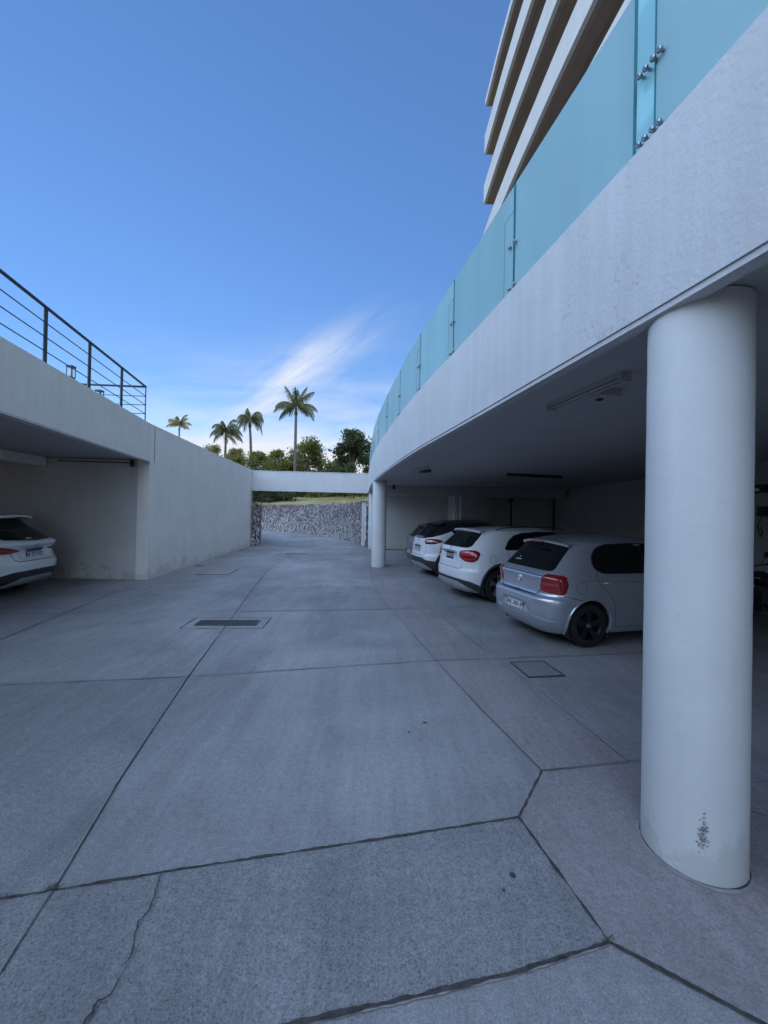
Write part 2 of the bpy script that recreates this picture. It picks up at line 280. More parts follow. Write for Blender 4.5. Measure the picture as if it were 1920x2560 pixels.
# ------------------------------------------------------------------ helpers
COL = scn.collection
class MB:
    def __init__(s): s.v = []; s.f = []; s.n = 0
    def add(s, V, F):
        V = np.asarray(V, float).reshape(-1, 3); s.v.append(V); s.f += [tuple(i + s.n for i in f) for f in F]; s.n += len(V)
    def box(s, c, d, rz=0.0, m=None):
        hx, hy, hz = d[0] / 2, d[1] / 2, d[2] / 2
        V = np.array([(x, y, z) for x in (-hx, hx) for y in (-hy, hy) for z in (-hz, hz)])
        if m is not None: V = V @ np.array(m).T
        else:
            c_, s_ = math.cos(rz), math.sin(rz); V = np.stack([V[:, 0] * c_ - V[:, 1] * s_, V[:, 0] * s_ + V[:, 1] * c_, V[:, 2]], 1)
        s.add(V + np.array(c), [(0, 1, 3, 2), (4, 6, 7, 5), (0, 4, 5, 1), (2, 3, 7, 6), (0, 2, 6, 4), (1, 5, 7, 3)])
    def prism(s, poly, z0, z1):
        n = len(poly); V = [(x, y, z0) for x, y in poly] + [(x, y, z1) for x, y in poly]
        s.add(V, [tuple(range(n))[::-1], tuple(range(n, 2 * n))] + [(i, (i + 1) % n, n + (i + 1) % n, n + i) for i in range(n)])
    def tube(s, pts, r, seg=8, r2=None, cap=True):
        pts = [Vector(p) for p in pts]; rings = []
        for i, p in enumerate(pts):
            t = (pts[min(i + 1, len(pts) - 1)] - pts[max(i - 1, 0)]).normalized()
            a = t.orthogonal().normalized() if i == 0 else (prev - t * prev.dot(t)).normalized()
            prev = a; b = t.cross(a); rr = r if r2 is None else r + (r2 - r) * i / (len(pts) - 1)
            rings.append([p + (a * math.cos(2 * math.pi * k / seg) + b * math.sin(2 * math.pi * k / seg)) * rr for k in range(seg)])
        V = [v for rg in rings for v in rg]; F = []
        for i in range(len(pts) - 1):
            for k in range(seg): F.append((i * seg + k, i * seg + (k + 1) % seg, (i + 1) * seg + (k + 1) % seg, (i + 1) * seg + k))
        if cap: F.append(tuple(range(seg))[::-1]); F.append(tuple((len(pts) - 1) * seg + k for k in range(seg)))
        s.add([tuple(v) for v in V], F)
    def lathe(s, prof, c=(0, 0, 0), axis='Z', seg=32, closed=False):
        V = []; n = len(prof)
        for k in range(seg):
            a = 2 * math.pi * k / seg
            for r, h in prof:
                p = (r * math.cos(a), r * math.sin(a), h)
                if axis == 'Y': p = (p[0], p[2], p[1])
                V.append((p[0] + c[0], p[1] + c[1], p[2] + c[2]))
        F = []
        for k in range(seg):
            for i in range(n if closed else n - 1):
                j = (i + 1) % n; a_, b_ = k * n, ((k + 1) % seg) * n; F.append((a_ + i, b_ + i, b_ + j, a_ + j))
        s.add(V, F)
    def build(s, name, m, parent=None, smooth=False, angle=None):
        me = bpy.data.meshes.new(name); V = np.concatenate(s.v) if s.v else np.zeros((0, 3))
        me.from_pydata(V.tolist(), [], s.f); me.update()
        ms = m if isinstance(m, (list, tuple)) else [m]
        for q in ms: me.materials.append(q)
        if smooth:
            me.polygons.foreach_set('use_smooth', [True] * len(me.polygons))
            if angle: 
                try: me.set_sharp_from_angle(angle=math.radians(angle))
                except Exception: pass
        o = bpy.data.objects.new(name, me); COL.objects.link(o)
        if parent: o.parent = parent
        return o
def tag(o, label=None, cat=None, group=None, kind=None):
    for k, v in (('label', label), ('category', cat), ('group', group), ('kind', kind)):
        if v: o[k] = v
    return o
def thing(name, label, cat, loc=(0, 0, 0), rz=0.0, group=None):
    o = bpy.data.objects.new(name, None); COL.objects.link(o); o.location = loc; o.rotation_euler = (0, 0, rz); o.empty_display_size = 0.2
    return tag(o, label, cat, group)
def quick(name, m, parent=None, boxes=(), smooth=False):
    b = MB()
    for bx in boxes: b.box(*bx)
    return b.build(name, m, parent, smooth)
def copy_tree(o, parent=None):
    c = o.copy(); COL.objects.link(c); c.parent = parent
    for ch in [x for x in bpy.data.objects if x.parent == o]: copy_tree(ch, c)
    return c
def pch(xs, ys):
    xs = np.array(xs, float); ys = np.array(ys, float); h = np.diff(xs); d = np.diff(ys) / h; m = np.zeros(len(xs))
    m[0], m[-1] = d[0], d[-1]
    for i in range(1, len(xs) - 1):
        if d[i - 1] * d[i] > 0:
            w1, w2 = 2 * h[i] + h[i - 1], h[i] + 2 * h[i - 1]; m[i] = (w1 + w2) / (w1 / d[i - 1] + w2 / d[i])
    def f(x):
        x = np.clip(np.asarray(x, float), xs[0], xs[-1]); i = np.clip(np.searchsorted(xs, x) - 1, 0, len(xs) - 2)
        t = (x - xs[i]) / h[i]; t2, t3 = t * t, t * t * t
        return (2 * t3 - 3 * t2 + 1) * ys[i] + (t3 - 2 * t2 + t) * h[i] * m[i] + (-2 * t3 + 3 * t2) * ys[i + 1] + (t3 - t2) * h[i] * m[i + 1]
    return f
def grid(mb, P):          # P: (n, m, 3) array of points
    n, m_ = P.shape[:2]; mb.add(P.reshape(-1, 3), [(i * m_ + j, (i + 1) * m_ + j, (i + 1) * m_ + j + 1, i * m_ + j + 1) for i in range(n - 1) for j in range(m_ - 1)])
# ------------------------------------------------------------------ ground and drive
b = MB(); b.add([(-600, -600, -0.03), (600, -600, -0.03), (600, 900, -0.03), (-600, 900, -0.03)], [(0, 1, 2, 3)])
tag(b.build('ground', M_earth), kind='structure')
b = MB(); b.add([(-30, -20, 0), (8, -20, 0), (8, 19.8, 0), (-.7, 20.5, 0), (-2.8, 27.2, 0), (-7.2, 34.2, 0), (-13, 39, 0), (-30, 41, 0)], [tuple(range(8))])
drive = tag(b.build('driveway', M_drive), kind='structure')

def poly_arr(pts, step=0.06, jit=0.0, seed=1):
    rnd = random.Random(seed); out = []
    for (x0, y0), (x1, y1) in zip(pts[:-1], pts[1:]):
        L = math.hypot(x1 - x0, y1 - y0); n = max(1, int(L / step))
        for k in range(n):
            t = k / n; out.append((x0 + (x1 - x0) * t + rnd.uniform(-jit, jit), y0 + (y1 - y0) * t + rnd.uniform(-jit, jit)))
    out.append(pts[-1]); return out
def smooth_pts(pts, n=60):
    d = [0]
    for p, q in zip(pts[:-1], pts[1:]): d.append(d[-1] + math.hypot(q[0] - p[0], q[1] - p[1]))
    fx, fy = pch(d, [p[0] for p in pts]), pch(d, [p[1] for p in pts]); t = np.linspace(0, d[-1], n)
    return list(zip(fx(t).tolist(), fy(t).tolist()))
def ribbon(mb, pts, w, z, jw=0.4, jit=0.0, off=0.0, seed=1, step=0.05):
    rnd = random.Random(seed); P = poly_arr(pts, step, jit, seed); L, R = [], []; wn_ = np.array([rnd.uniform(-1, 1) for _ in range(len(P) + 10)]); wn_ = np.convolve(wn_, [.1, .2, .4, .2, .1], 'same') * 1.5
    for i, p in enumerate(P):
        a, c = P[max(i - 1, 0)], P[min(i + 1, len(P) - 1)]; tx, ty = c[0] - a[0], c[1] - a[1]; n = math.hypot(tx, ty) or 1; nx, ny = -ty / n, tx / n
        ww = w * (1 + float(wn_[i]) * jw) / 2
        L.append((p[0] + nx * (off + ww), p[1] + ny * (off + ww), z)); R.append((p[0] + nx * (off - ww), p[1] + ny * (off - ww), z))
    grid(mb, np.array([L, R]))
L1 = smooth_pts([(1.15, 2.73), (.90, 3.75), (.68, 4.77), (.37, 6.3), (.06, 7.91), (-.21, 9.9), (-.4, 11.97), (-.6, 14.5), (-.85, 18.5)])
L2 = smooth_pts([(1.84, 2.85), (1.66, 3.85), (1.44, 4.86), (1.12, 6.5), (.79, 8.16), (.52, 10.0), (.31, 11.97), (.05, 15.0), (-.2, 18.5)])
CEN = [(-1.44, 1.49), (-1.52, 1.83), (-1.73, 2.61), (-2.08, 4.16), (-2.76, 7.64), (-3.2, 9.9), (-3.5, 11.6), (-3.75, 14), (-4.2, 20)]
HEAVY = [((-4.5, 1.25), (-1.73, 1.77), (-.91, 1.95), (.03, 2.14), (.84, 2.31)), ((.84, 2.31), (1.15, 2.73)), ((.84, 2.31), (.99, 1.64), (1.38, 1.39), (2.6, .62)),
         ((.99, 1.64), (.53, 1.52), (.03, 1.42), (-.23, 1.37), (-2.5, .9)), (CEN[0], (-1.15, .2))]
THIN = [L1, L2, CEN, [(1.15, 2.73), (1.84, 2.85)], [(-6.3, 3.6), (-3.84, 3.89), (-2.08, 4.16), (.0, 4.62), (.68, 4.77), (1.44, 4.86), (3.48, 5.17), (7.4, 5.7)],
        [(-10, 6.1), (-6.43, 6.48), (-2.6, 6.9), (.04, 7.28), (.95, 7.5), (7.4, 8.5)], [(-4.95, 9.0), (-3.0, 9.25), (-.1, 9.6), (.55, 9.7), (7.4, 10.6)],
        [(-5.6, 12.95), (-3.7, 13.2), (-.5, 13.6), (.2, 13.7), (7.4, 14.5)], [(-6.1, 16.6), (-.6, 16.9)], [(-6.3, 19.55), (-.9, 20.1)],
        [(-3.9, 3.2), (-5.16, 5.22), (-5.63, 7.61), (-6.15, 9.85)], [(2.58, 2.64), (4.6, 2.95)], [(2.0, 2.55), (2.31, 2.37), (3.4, 1.7)], [(1.84, 2.85), (2.3, 2.9)]]
b = MB(); z = 0.008
for i, p in enumerate(HEAVY): ribbon(b, p, 0.0125, z + 0.0006 * i, 0.75, 0.0022, seed=i, step=.022)
for i, p in enumerate(THIN): ribbon(b, p, 0.0056, z + 0.004 + 0.0004 * i, 0.5, 0.0015, seed=20 + i, step=0.1)
ribbon(b, [(-1.06, 1.9), (-1.02, 1.77), (-1.01, 1.72), (-1.03, 1.66), (-1.0, 1.61), (-.98, 1.56), (-.985, 1.52), (-.97, 1.5), (-.975, 1.43), (-1.0, 1.4), (-1.01, 1.25), (-.97, 1.0)], 0.006, z + .0105, 0.8, 0.006, seed=77, step=.015)
j = tag(b.build('pavement_joints', M_joint), kind='structure'); 
b = MB()
for i, p in enumerate(HEAVY): ribbon(b, p, 0.006, 0.0045 + 0.0002 * i, 0.95, 0.002, off=0.007, seed=40 + i, step=.025)
for i, p in enumerate(THIN[:6]): ribbon(b, p, 0.008, 0.0056 + 0.0002 * i, 0.9, 0.002, off=0.005, seed=50 + i, step=0.1)
for q in ((-5.16, 5.22, -5.63, 7.61), (-5.63, 7.61, -6.12, 9.8)): ribbon(b, [q[:2], q[2:]], 0.03, 0.0072, 0.5, 0.004, off=.02, seed=9)
tag(b.build('pavement_joint_lips', M_lip), kind='structure')
b = MB(); b.add([(x, y, .0035) for x, y in [(-4.5, 1.25), (-1.73, 1.77), (-.91, 1.95), (.03, 2.14), (.84, 2.31), (.99, 1.64), (.53, 1.52), (.03, 1.42), (-.23, 1.37), (-2.5, .9), (-4.5, .5)]], [tuple(range(11))])
tag(b.build('pavement_slab', M_near), kind='structure')
for m_, poly_ in ((M_drive2, [(-4.5, 1.25), (-1.73, 1.77), (-1.52, 1.83), (-1.73, 2.61), (-2.08, 4.16), (-3.84, 3.89), (-6.3, 3.6), (-6.3, 1.1)]),
                  (M_drive3, [(-2.08, 4.16), (-2.42, 5.9), (-2.6, 6.9), (-4.9, 6.65), (-5.4, 6.2), (-4.4, 4.05), (-3.84, 3.89)]),
                  (M_drive2, [(-2.6, 6.9), (.04, 7.28), (.16, 7.32), (-.17, 9.58), (-3.0, 9.25), (-2.76, 7.64)]),
                  (M_drive3, [(-3.0, 9.25), (-.17, 9.58), (-.4, 11.97), (-.52, 13.55), (-3.7, 13.2), (-3.5, 11.6)])):
    b = MB(); b.add([(x, y, .002) for x, y in poly_], [tuple(range(len(poly_)))]); tag(b.build('pavement_slab', m_), kind='structure')
# pinkish concrete strips: apron by the columns, strip along the retaining wall
def strip_between(a, c, z):
    n = min(len(a), len(c)); return np.array([[(p[0], p[1], z) for p in a[:n]], [(p[0], p[1], z) for p in c[:n]]])
b = MB(); grid(b, strip_between(L1, L2, 0.003))
b.add([(x, y, 0.003) for x, y in [(.84, 2.31), (.99, 1.64), (1.38, 1.39), (2.6, .62), (7.3, .62), (7.3, 3.3), (4.6, 2.95), (2.58, 2.64), (1.84, 2.85), (1.15, 2.73)]], [tuple(range(10))])
tag(b.build('pavement', M_apron), kind='structure')
b = MB(); gl = [(-5.15, 8.9), (-5.21, 9.97), (-5.63, 13.12), (-5.95, 16.4), (-6.25, 19.7), (-6.5, 22.1), (-6.9, 23.7), (-7.76, 26.0), (-9.5, 28.6)]
gw = [(-5.95, 8.9), (-6.15, 9.95), (-6.48, 13.12), (-6.78, 16.4), (-7.05, 19.7), (-7.3, 22.1), (-7.9, 23.7), (-8.7, 26.0), (-10.4, 28.6)]
grid(b, strip_between(gl, gw, 0.003)); tag(b.build('pavement_strip', M_apron), kind='structure')

# ------------------------------------------------------------------ right building (parking podium)
FY = [-14, -8, -4, -1, .5, 1.5, 2.1, 3.0, 4.65, 6.6, 8.8, 10.5, 13.1, 15.6, 18.3, 20.2, 21.2]
FX = [2.6, 2.35, 2.14, 1.90, 1.72, 1.56, 1.46, 1.27, .95, .54, .19, -.06, -.38, -.58, -.745, -.86, -.92]
fX = pch(FY, FX)
ysamp = np.concatenate([np.linspace(-14, 0, 20), np.linspace(.3, 21.2, 90)])
raw = fX(ysamp); ker = np.array([1, 2, 3, 4, 3, 2, 1.]) / 16
sm = raw.copy()
for _ in range(3): sm[23:-3] = np.convolve(sm, ker, 'same')[23:-3]
fXs = lambda y: np.interp(y, ysamp, sm)
pod = thing('parking_building', 'white curved podium with columns over the open parking bays on the right', 'building', (2, 8, 0))
def unp(o): o.matrix_parent_inverse = Matrix.Translation(o.parent.location).inverted(); return o
def off_curve(d, ys=ysamp):
    x = fXs(ys); t = np.gradient(x, ys); n = np.sqrt(1 + t * t); return x + d / n, ys - d * t / n
b = MB(); x0, y0 = off_curve(0); x1, y1 = off_curve(.16)
for s in (0, 1):
    pass
def wallband(mb, xa, ya, xb, yb, z0, z1, lip=0.0):
    n = len(xa); A = np.stack([xa, ya], 1); B = np.stack([xb, yb], 1)
    prof = [(A, z0), (A, z1), (B, z1), (B, z0), (A, z0)]
    grid(mb, np.array([np.concatenate([q, np.full((n, 1), z_)], 1) for q, z_ in prof]))
    for i in (0, n - 1): mb.add([(*A[i], z0), (*A[i], z1), (*B[i], z1), (*B[i], z0)], [(0, 1, 2, 3) if i else (3, 2, 1, 0)])
wallband(b, x0, y0, x1, y1, 2.95, 3.93)
unp(b.build('fascia_wall', M_fascia, pod, True, 40))
b = MB(); xl, yl = off_curve(.012); x2, y2 = off_curve(.10); wallband(b, xl, yl, x2, y2, 2.915, 2.948)
unp(b.build('drip_edge', M_fascia, pod, True, 40))
def deckpoly(d, X): 
    xa, ya = off_curve(d); return list(zip(xa.tolist(), ya.tolist())) + [(X, 21.0), (X, -14)]
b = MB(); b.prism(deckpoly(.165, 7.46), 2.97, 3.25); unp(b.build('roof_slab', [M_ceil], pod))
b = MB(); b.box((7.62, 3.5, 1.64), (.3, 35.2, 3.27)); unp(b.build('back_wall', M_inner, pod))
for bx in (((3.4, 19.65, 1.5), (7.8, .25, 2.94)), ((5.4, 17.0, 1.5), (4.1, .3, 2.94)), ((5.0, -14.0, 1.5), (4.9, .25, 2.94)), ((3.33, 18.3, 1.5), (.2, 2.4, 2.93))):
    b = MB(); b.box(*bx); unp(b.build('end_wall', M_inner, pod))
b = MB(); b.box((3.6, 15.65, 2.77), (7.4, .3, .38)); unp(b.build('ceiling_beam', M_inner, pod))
b = MB(); b.box((3.9, 16.60, 2.33), (1.22, .48, 1.22)); b.box((3.9, 16.42, 1.70), (1.30, .30, .06))
unp(b.build('duct_box', M_inner, pod))
def column(x, y, r, sc=False):
    b = MB(); prof = []
    for k in range(33):
        z = 2.96 * k / 32; rr = r * (1 + .002 * math.sin(k * 1.7)); prof.append((rr, z))
    b.lathe(prof, (x, y, 0.0), 'Z', 64); o = unp(b.build('column', M_column, pod, True)); return o
c1 = column(1.72, 2.12, .232); c1['label'] = 'nearest round column with a black scuff mark near its foot'
column(-.16, 13.25, .245); column(-.56, 20.15, .25); column(2.42, -8.4, .232)
# scuff: rubbed tyre-black strokes, a film on the paint of the near column
b = MB(); rnd = random.Random(5); cx, cy, R_ = 1.72, 2.12, .2365
for k in range(70):
    zc = .245 + rnd.gauss(0, .042); a = math.radians(-118 + (zc - .245) * 14 + rnd.gauss(0, 2.0)); hgt = rnd.uniform(.003, .009); wd = rnd.uniform(.004, .014) / R_
    sk = rnd.uniform(-.02, .03)
    b.add([(cx + R_ * math.cos(a + s * wd + sk * q), cy + R_ * math.sin(a + s * wd + sk * q), zc + q * hgt + s * .004) for s, q in ((-.5, -.5), (.5, -.5), (.5, .5), (-.5, .5))], [(0, 1, 2, 3)])
sc = unp(b.build('scuff_mark', mat('scuff_rubber', (0.27, 0.27, 0.27), rough=0.8, noise_amt=.6, noise_scale=60), pod))
# crumbled mortar at the foot of the near column
b = MB()
for k in range(150):
    a = rnd.uniform(0, 6.28); r = .243 + abs(rnd.gauss(0, .008)); s = rnd.uniform(.002, .006)
    b.box((cx + r * math.cos(a), cy + r * math.sin(a), s * .3 + .004), (s, s * rnd.uniform(.6, 1.4), s * .7), rnd.uniform(0, 3))
unp(b.build('mortar_crumbs', M_lip, pod))['kind'] = 'stuff'
b = MB(); ribbon(b, [(cx + .243 * math.cos(a), cy + .243 * math.sin(a)) for a in np.linspace(0, 6.2832, 90)], .022, .0062, .9, .003, seed=61, step=.02)
unp(b.build('mortar_skirt', M_lip, pod))
b = MB(); ribbon(b, [(cx + .236 * math.cos(a), cy + .236 * math.sin(a)) for a in np.linspace(0, 6.2832, 90)], .0045, .0075, .95, .0015, seed=62, step=.02)
unp(b.build('foot_joint', M_joint, pod))

# glass balustrade on the podium edge
bal = thing('glass_balustrade', 'curved frosted turquoise glass balustrade along the podium edge', 'balustrade', (2, 8, 3.9))
JY = [-9.0, -7.5, -6.0, -4.5, -3.0, -1.45, .05, 2.17, 3.65, 5.16, 6.70, 8.4, 10.2, 12.1, 14.0, 15.8, 17.6, 19.3, 21.0]
def curve_pt(y, d):
    x = float(fXs(y)); t = float(fXs(y + .05) - fXs(y - .05)) / .1; n = math.hypot(1, t)
    return np.array([x + d / n, y - d * t / n]), np.array([t / n, 1 / n]), np.array([1 / n, -t / n])   # point, tangent, inward normal
for k in range(len(JY) - 1):
    ya, yb = JY[k] + .012, JY[k + 1] - .012
    if k == 6: yb = JY[7] - .015
    if k == 7: ya = JY[7] + .125
    yy = np.linspace(ya, yb, 10); P0 = np.array([curve_pt(y, .055)[0] for y in yy]); P1 = np.array([curve_pt(y, .072)[0] for y in yy])
    b = MB(); wallband(b, P0[:, 0], P0[:, 1], P1[:, 0], P1[:, 1], 3.935, 4.99); o = unp(b.build('glass_panel', M_glass, bal))
    b = MB(); b.tube([(*P0[0], 3.94), (*P0[0], 4.99)], .007, 4); b.tube([(*P0[-1], 3.94), (*P0[-1], 4.99)], .006, 4)
    b.tube([(*p, 4.992) for p in (P0 + P1) / 2], .007, 4)
    unp(b.build('glass_edge', M_edge, bal))
    if k == 7:      # narrow infill pane at the wide joint
        yy2 = np.linspace(JY[7] - .004, JY[7] + .115, 4); Q0 = np.array([curve_pt(y, .060)[0] for y in yy2]); Q1 = np.array([curve_pt(y, .072)[0] for y in yy2])
        b = MB(); wallband(b, Q0[:, 0], Q0[:, 1], Q1[:, 0], Q1[:, 1], 3.935, 4.99); unp(b.build('glass_panel', M_fin, bal))
    elif 0 < k:     # small lapped glass plate beside each joint
        yy2 = np.linspace(JY[k] + .01, JY[k] + .17, 4); Q0 = np.array([curve_pt(y, .047)[0] for y in yy2]); Q1 = np.array([curve_pt(y, .053)[0] for y in yy2])
        b = MB(); wallband(b, Q0[:, 0], Q0[:, 1], Q1[:, 0], Q1[:, 1], 3.94, 4.73); pl = unp(b.build('glass_plate', M_glass, bal))
        b = MB(); b.tube([(*Q0[-1], 3.94), (*Q0[-1], 4.73), (*Q0[0], 4.73)], .0035, 4); q_ = b.build('plate_edge', M_edge); q_.parent = pl
    if 0 < k:
        y = JY[k] if k != 7 else JY[7] + .0
        p, t, nn = curve_pt(y, .085)
        b = MB(); q = p + nn * .10; b.box((q[0], q[1], 4.33), (.20, .014, .78), math.atan2(nn[1], nn[0])); unp(b.build('glass_fin', M_fin, bal))
        for zc in (3.995, 4.40):
            b = MB(); big = (k == 7)
            for s in ((-1.6, -.6, .6, 1.6) if big else (-1, 1)):
                c = p - nn * .06 + t * s * (.042 if big else .045)
                ring = [(.012, -.014), (.017, -.006), (.017, .006), (.010, .012), (.0, .012)]
                R = np.array([[nn[1], nn[0] * 0 + 0, -nn[0]], [-nn[0], 0, -nn[1]], [0, 1, 0]])
                mb = MB(); mb.lathe([(r, h) for r, h in ring], (0, 0, 0), 'Z', 14)
                V = mb.v[0]; V2 = np.stack([V[:, 0] * t[0] - V[:, 2] * nn[0], V[:, 0] * t[1] - V[:, 2] * nn[1], V[:, 1]], 1)
                b.add(V2 + np.array([c[0], c[1], zc]), mb.f)
                b.tube([(c[0], c[1], zc), (c[0] + nn[0] * .09, c[1] + nn[1] * .09, zc)], .008, 8); b.tube([(c[0] - nn[0] * .01, c[1] - nn[1] * .01, zc - .02), (c[0] + nn[0] * .01, c[1] + nn[1] * .01, zc + .022)], .006, 6)
            b.box((p[0] + nn[0] * .03, p[1] + nn[1] * .03, zc), (.014, .24 if big else .16, .05), math.atan2(t[1], t[0]) - math.pi / 2)
            unp(b.build('glass_clamp', M_steel, bal, True, 40))

# ------------------------------------------------------------------ left building (lower garage) and its deck rail
LW = [(-3.6, -14), (-3.85, -4), (-4.25, 1.0), (-5.02, 4.95), (-6.05, 9.9)]        # opening side
LW2 = [(-6.05, 9.9), (-6.50, 14.3), (-7.02, 20.4)]
gar = thing('garage_building', 'low beige concrete garage with an open bay and a long blank wall on the left', 'building', (-8, 8, 0))
def inset(pts, d):
    out = []
    for i, p in enumerate(pts):
        a, c = pts[max(i - 1, 0)], pts[min(i + 1, len(pts) - 1)]; tx, ty = c[0] - a[0], c[1] - a[1]; n = math.hypot(tx, ty); out.append((p[0] - ty / n * d, p[1] + tx / n * d))
    return out
def band(mb, pts, d, z0, z1):
    A = np.array(pts, float); B = np.array(inset(pts, d), float); wallband(mb, A[:, 0], A[:, 1], B[:, 0], B[:, 1], z0, z1)
b = MB(); band(b, LW, .22, 3.06, 4.02); unp(b.build('fascia_wall', M_left, gar))
b = MB(); band(b, [(x - .0, y) for x, y in LW], .09, 3.03, 3.058); unp(b.build('drip_edge', M_beam, gar))
b = MB(); band(b, LW2, .30, 0, 4.02); unp(b.build('retaining_wall', M_left, gar))
gA = np.array([(-6.063, 10.10), (-6.068, 10.12)])
b = MB(); b.box((-6.062, 10.10, 3.52), (.016, .014, .95), math.radians(-8)); unp(b.build('wall_joint', mat('joint_dark_render', (.30, .29, .27), rough=.9), gar))  # upright groove in the wall, set as a strip of darker render
b = MB(); b.box((-10.9, 10.03, 1.54), (9.15, .24, 3.09)); unp(b.build('side_wall', M_side, gar))
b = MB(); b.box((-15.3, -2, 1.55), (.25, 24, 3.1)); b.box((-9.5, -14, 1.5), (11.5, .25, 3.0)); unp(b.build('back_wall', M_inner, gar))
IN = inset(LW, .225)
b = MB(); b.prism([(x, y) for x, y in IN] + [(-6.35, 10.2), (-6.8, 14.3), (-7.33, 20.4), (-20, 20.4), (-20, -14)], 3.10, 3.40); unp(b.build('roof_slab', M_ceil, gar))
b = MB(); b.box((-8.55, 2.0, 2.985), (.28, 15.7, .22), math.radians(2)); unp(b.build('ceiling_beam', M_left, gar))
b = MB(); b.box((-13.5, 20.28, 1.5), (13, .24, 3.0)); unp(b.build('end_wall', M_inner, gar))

rail = thing('deck_railing', 'dark steel railing with three thin rails on top of the left garage', 'railing', (-5.5, 7, 4.02))
wxl = lambda y: float(np.interp(y, [p[1] for p in LW], [p[0] for p in LW])) - .06
RP = [(wxl(y), y) for y in (.3, 1.45, 2.6, 3.75, 4.8, 5.92, 7.14, 8.40, 9.67)]
RC = RP[-1]; RQ = [RC, (-7.55, 9.57), (-9.1, 9.45), (-10.8, 9.3)]
b = MB(); b.tube([(x, y, 4.90) for x, y in RP], .026, 8); b.tube([(x, y, 4.90) for x, y in RQ], .026, 8); unp(b.build('top_rail', M_dark_metal, rail, True))
for z in (4.22, 4.44, 4.66):
    for run in (RP, RQ):
        b = MB(); b.tube([(x, y, z) for x, y in run], .009, 6); unp(b.build('thin_rail', M_dark_metal, rail, True))
for (x, y) in RP[:-1] + RQ[1:]:
    b = MB(); b.box((x, y, 4.33), (.018, .055, 1.12), math.radians(-10)); unp(b.build('post', M_dark_metal, rail))
b = MB(); b.box((RC[0], RC[1], 4.33), (.02, .02, 1.12)); unp(b.build('post', M_dark_metal, rail))
def lantern(x, y, lab, zb=3.66):
    t = thing('deck_lantern', lab, 'lantern', (x, y, zb), 0, 'small lanterns on the garage deck')
    t.scale = (.62, .62, 1.0)
    b = MB(); b.box((0, 0, .40), (.05, .05, .8)); b.build('stem', M_dark_metal, t)
    b = MB()
    for sx in (-1, 1):
        for sy in (-1, 1): b.box((sx * .08, sy * .08, .90), (.018, .018, .22))
    b.box((0, 0, 1.02), (.20, .20, .03)); b.box((0, 0, .80), (.18, .18, .02)); b.build('cage', M_dark_metal, t)
    b = MB(); b.lathe([(.0, .81), (.05, .81), (.055, .9), (.05, .99), (0, .99)], seg=14); b.build('diffuser', M_white_pl, t, True)
lantern(-6.42, 7.80, 'small square lantern behind the deck railing, between the first two posts')
lantern(-6.20, 8.30, 'small lantern behind the middle post of the deck railing, mostly hidden by the parapet', 3.33)

# flying beam between the two buildings
bm = thing('concrete_beam', 'white concrete beam spanning the drive from the left wall to the curved podium', 'beam', (-4, 20.7, 2.93))
b = MB(); b.box((-3.95, 20.72, 3.45), (6.35, .32, 1.04), math.radians(4.5)); b2 = unp(b.build('beam_body', M_beam, bm))
b = MB(); b.box((-3.95, 20.72, 3.985), (6.35, .36, .03), math.radians(4.5)); unp(b.build('coping', M_beam, bm))
# ------------------------------------------------------------------ tower above the podium
tw = thing('apartment_tower', 'tall cream tower with long stacked balcony bands and brown soffits, seen steeply from below', 'building', (12, 8, 3.3))
TY = [-22, -10, -2, 4, 8, 12, 14.2, 16.5, 18.8, 21.5, 23.7]; TX = [11.5, 9.2, 7.9, 7.1, 6.65, 6.26, 6.09, 5.97, 5.86, 5.80, 5.80]
fT = pch(TY, TX); ty = np.linspace(-22, 23.7, 60); tx = fT(ty)
def tband(mb, d0, d1, z0, z1, rev=False):
    wallband(mb, tx + d0, ty, tx + d1, ty, z0, z1)
SLABS = [27.24, 24.22, 21.12, 18.07, 15.0, 11.95, 8.9, 5.85]
for i, z in enumerate(SLABS):
    b = MB(); tband(b, .16, 14.0, z + .012, z + .30); unp(b.build('floor_slab', M_soffit, tw))
    b = MB(); tband(b, 0, .15, z, z + (.42 if i == 0 else 1.16)); unp(b.build('balcony_parapet', M_tower, tw, True, 40))
    b = MB(); tband(b, .35, .38, z - .012, z + .008); tband(b, .80, .82, z - .010, z + .008); tband(b, 1.38, 1.44, z - .05, z + .006); unp(b.build('soffit_rail', M_frame, tw))
b = MB(); tband(b, 1.9, 13.5, 3.3, 27.2); unp(b.build('core_wall', M_tower, tw))
for i, z in enumerate(SLABS[1:]):
    for k in range(9):
        ya = 22.6 - k * 3.1; yc = ya - 1.2; xx = float(fT(yc)) + 1.89; rz = math.atan2(float(fT(yc + .5) - fT(yc - .5)), 1.0)
        b = MB(); b.box((xx, yc, z + 1.55), (.05, 2.4, 2.3), -rz); w = unp(b.build('window', M_frame, tw))
        b = MB(); b.box((xx - .03, yc - .56, z + 1.55), (.03, 1.05, 2.15), -rz); b.box((xx - .03, yc + .56, z + 1.55), (.03, 1.05, 2.15), -rz)
        p = b.build('pane', M_window); p.parent = w

